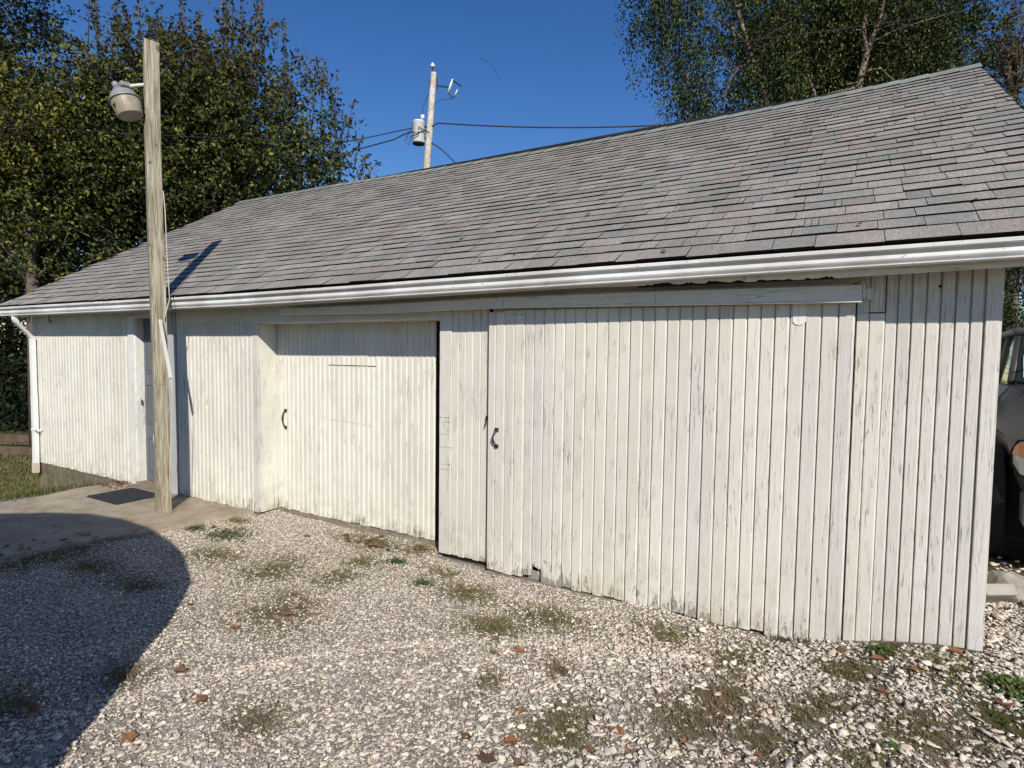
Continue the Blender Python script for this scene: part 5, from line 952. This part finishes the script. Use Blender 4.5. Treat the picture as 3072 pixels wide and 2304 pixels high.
for sx in (-1, 1):
    MB().add([(sx * .70, -.62, 1.33), (sx * .70, .30, 1.31), (sx * .615, .30, 1.79), (sx * .60, -.24, 1.79)], [(0, 1, 2, 3)]).build('side_window', M['tglass'], truck)
    s = MB(); s.box(sx * .93 - .075, sx * .93 + .075, -.62, -.53, 1.17, 1.37, bev=.02); s.box(min(sx * .80, sx * .87), max(sx * .80, sx * .87), -.60, -.56, 1.20, 1.25); s.build('mirror', M['tplastic'], truck)
    s = MB(); arc = [(math.cos(a) * .50, math.sin(a) * .47) for a in np.linspace(math.radians(-10), math.radians(190), 16)]
    for (y0, z0), (y1, z1) in zip(arc[:-1], arc[1:]):
        q = lambda y, z, x, k: (sx * x, -1.60 + y * k, .40 + z * k)
        s.add([q(y0, z0, .80, 1.08), q(y1, z1, .80, 1.08), q(y1, z1, .93, 1), q(y0, z0, .93, 1), q(y0, z0, .92, .88), q(y1, z1, .92, .88), q(y1, z1, .70, .88), q(y0, z0, .70, .88)], [(0, 1, 2, 3), (3, 2, 5, 4), (4, 5, 6, 7)])
    s.build('fender_flare', M['tplastic'], truck, True)
    P = [(.40, -2.262, .74), (.62, -2.262, .73), (.735, -2.13, .76), (.765, -2.00, .82), (.765, -1.99, .90), (.74, -2.07, .985), (.66, -2.205, 1.015), (.40, -2.262, .99)]
    hl = MB().add([(sx * a, b2_, c2_) for a, b2_, c2_ in P], [(0, 1, 6, 7), (1, 2, 5, 6), (2, 3, 4, 5)]).build('headlight', M['hlens'], truck)
    P = [(.56, -2.275, .885), (.665, -2.222, .885), (.742, -2.115, .885), (.771, -2.01, .885), (.760, -2.045, .945), (.745, -2.08, .975), (.667, -2.215, 1.003), (.56, -2.272, .99)]
    MB().add([(sx * a, b2_, c2_) for a, b2_, c2_ in P], [(0, 1, 6, 7), (1, 2, 5, 6), (2, 3, 4, 5)]).build('turn_signal', M['amber'], hl)
    s = MB(); s.tube([(sx * a, b2_ - .006, c2_) for a, b2_, c2_ in [(.40, -2.262, .74), (.62, -2.262, .73), (.74, -2.13, .755), (.772, -2.00, .82), (.772, -1.985, .90), (.747, -2.07, .99), (.665, -2.21, 1.022), (.40, -2.265, .995)]], .008, 5); s.build('headlight_rim', M['tplastic'], hl)
    for wy in (-1.60, 1.65):
        st = Matrix.Rotation(math.radians(14), 4, 'Z') if wy < 0 else Matrix.Identity(4)
        hub = Matrix.Translation((sx * .78, wy, .40)) @ st
        mw = hub @ Matrix.Rotation(math.radians(90), 4, 'Y')
        s = MB(); s.lathe([(.22, -.11), (.34, -.125), (.385, -.115), (.40, -.09), (.40, .09), (.385, .115), (.34, .125), (.22, .11)], 40, mtx=mw); wh = s.build('wheel', M['tyre'], truck)
        s = MB()
        for k in range(40):
            a = 2 * math.pi * k / 40
            for q in (-.07, 0, .07): s.box(-.026, .026, -.018, .018, -.004, .010, mtx=hub @ Matrix.Translation((q, .40 * math.cos(a), .40 * math.sin(a))) @ Matrix.Rotation(a - math.pi / 2, 4, 'X'))
        s.build('tread', M['tyre'], wh)
        s = MB(); s.lathe([(.02, -.10), (.10, -.105), (.19, -.09), (.225, -.115), (.225, .115), (.19, .09), (.10, .105), (.02, .10)], 30, mtx=mw)
        for k in range(6): a = 2 * math.pi * k / 6; s.box(-.118, .118, -.03, .03, .06, .21, mtx=hub @ Matrix.Rotation(a, 4, 'X'))
        s.build('rim', M['rim'], wh)
s = MB(); s.box(-.66, .66, -2.36, -2.20, .40, .66, bev=.04); s.box(-.72, -.665, -2.30, -2.05, .42, .64, bev=.02); s.box(.665, .72, -2.30, -2.05, .42, .64, bev=.02); s.build('bumper', M['chrome'], truck)
s = MB(); s.box(-.39, .39, -2.29, -2.245, .72, 1.0, bev=.01); gr_ = s.build('grille', M['tplastic'], truck)
for k in range(4): s = MB(); s.box(-.36, .36, -2.305, -2.291, .76 + k * .06, .78 + k * .06); s.build('grille_bar', M['chrome'], gr_)
s = MB(); s.tube([(-.58, -.74, 1.375), (-.36, -.72, 1.40), (.14, -.72, 1.41)], .008, 6); s.build('wiper', M['tplastic'], truck)
s = MB(); s.box(-.66, .66, -.84, -.705, 1.366, 1.382); s.build('cowl', M['tplastic'], truck)
for sx in (-1, 1): s = MB(); s.tube([(sx * .60, -2.15, 1.122), (sx * .60, -1.85, 1.215), (sx * .60, -1.2, 1.308), (sx * .60, -.86, 1.362)], .006, 5); s.build('hood_seam', M['tplastic'], truck)
s = MB(); s.box(-.70, .70, -1.0, 2.4, .3, .5); s.box(-.60, .60, -2.1, -1.0, .45, .95); s.build('underbody', M['tplastic'], truck)
for a in (-.52, .12): s = MB(); s.box(a, a + .40, .05, .2, 1.0, 1.66, bev=.06); s.build('seat', M['tplastic'], truck)

# ------------------------------------------------------------------ made-up trailer out of view, its rounded end shaped to throw the big shadow
d_ = SUN_D.copy(); u_ = Vector((0.731, 0.682, 0)); T0, TE = -0.28, math.tan(SUN_EL)
G_ = [(-4.39, .30), (-4.36, .5), (-4.33, .75), (-4.28, .97), (-4.26, 1.51), (-4.27, 1.85), (-4.31, 2.15), (-4.50, 2.66), (-4.74, 3.12), (-5.06, 3.56), (-5.40, 3.90), (-5.78, 4.16), (-6.2, 4.28), (-6.9, 4.36), (-8.2, 4.38), (-8.9, 4.3), (-9.3, 3.9), (-9.45, 3.2), (-9.45, .30)]
camp = empty('shadow_caster_trailer', tuple(u_ * -7 + d_ * (T0 - 1))); tag(camp, 'made-up white trailer with a rounded end, added out of view to cast the big shadow', 'camper trailer')
def cp(sv_, h, k): return u_ * (sv_ + 7) + d_ * (1 - k) + Vector((0, 0, h))
poly = [(a, (t - T0) * TE) for a, t in G_]
s = MB(); s.prism(poly, 0.0, 2.1, lambda p, t: cp(p[0], p[1], t)); M['shadow_caster'] = simple('shadow_caster_shell', (0.62, 0.61, 0.58), 0.4, 0.4, var=0.05); s.build('body', M['shadow_caster'], camp)
for a in (-5.6, -7.0, -8.4):
    s = MB(); s.prism([(a - .4, 1.5), (a + .4, 1.5), (a + .4, 2.05), (a - .4, 2.05)], -0.012, -0.002, lambda p, t: cp(p[0], p[1], t)); s.build('window', M['tglass'], camp)
for a in (-6.6, -7.4):
    s = MB(); s.lathe([(.2, -.1), (.34, -.1), (.36, 0), (.34, .1), (.2, .1)], 24, mtx=Matrix.Translation(cp(a, .36, 0.2)) @ d_.to_track_quat('Z', 'Y').to_matrix().to_4x4()); s.build('wheel', M['tyre'], camp)
s = MB(); s.prism([(-9.0, .34), (-4.6, .34), (-4.6, .50), (-9.0, .50)], 0.2, 1.9, lambda p, t: cp(p[0], p[1], t)); s.build('chassis', M['tplastic'], camp)
s = MB(); s.tube([cp(-4.6, .42, 1.05), cp(-3.95, .42, 1.05)], .05, 8); s.build('hitch', M['tplastic'], camp)
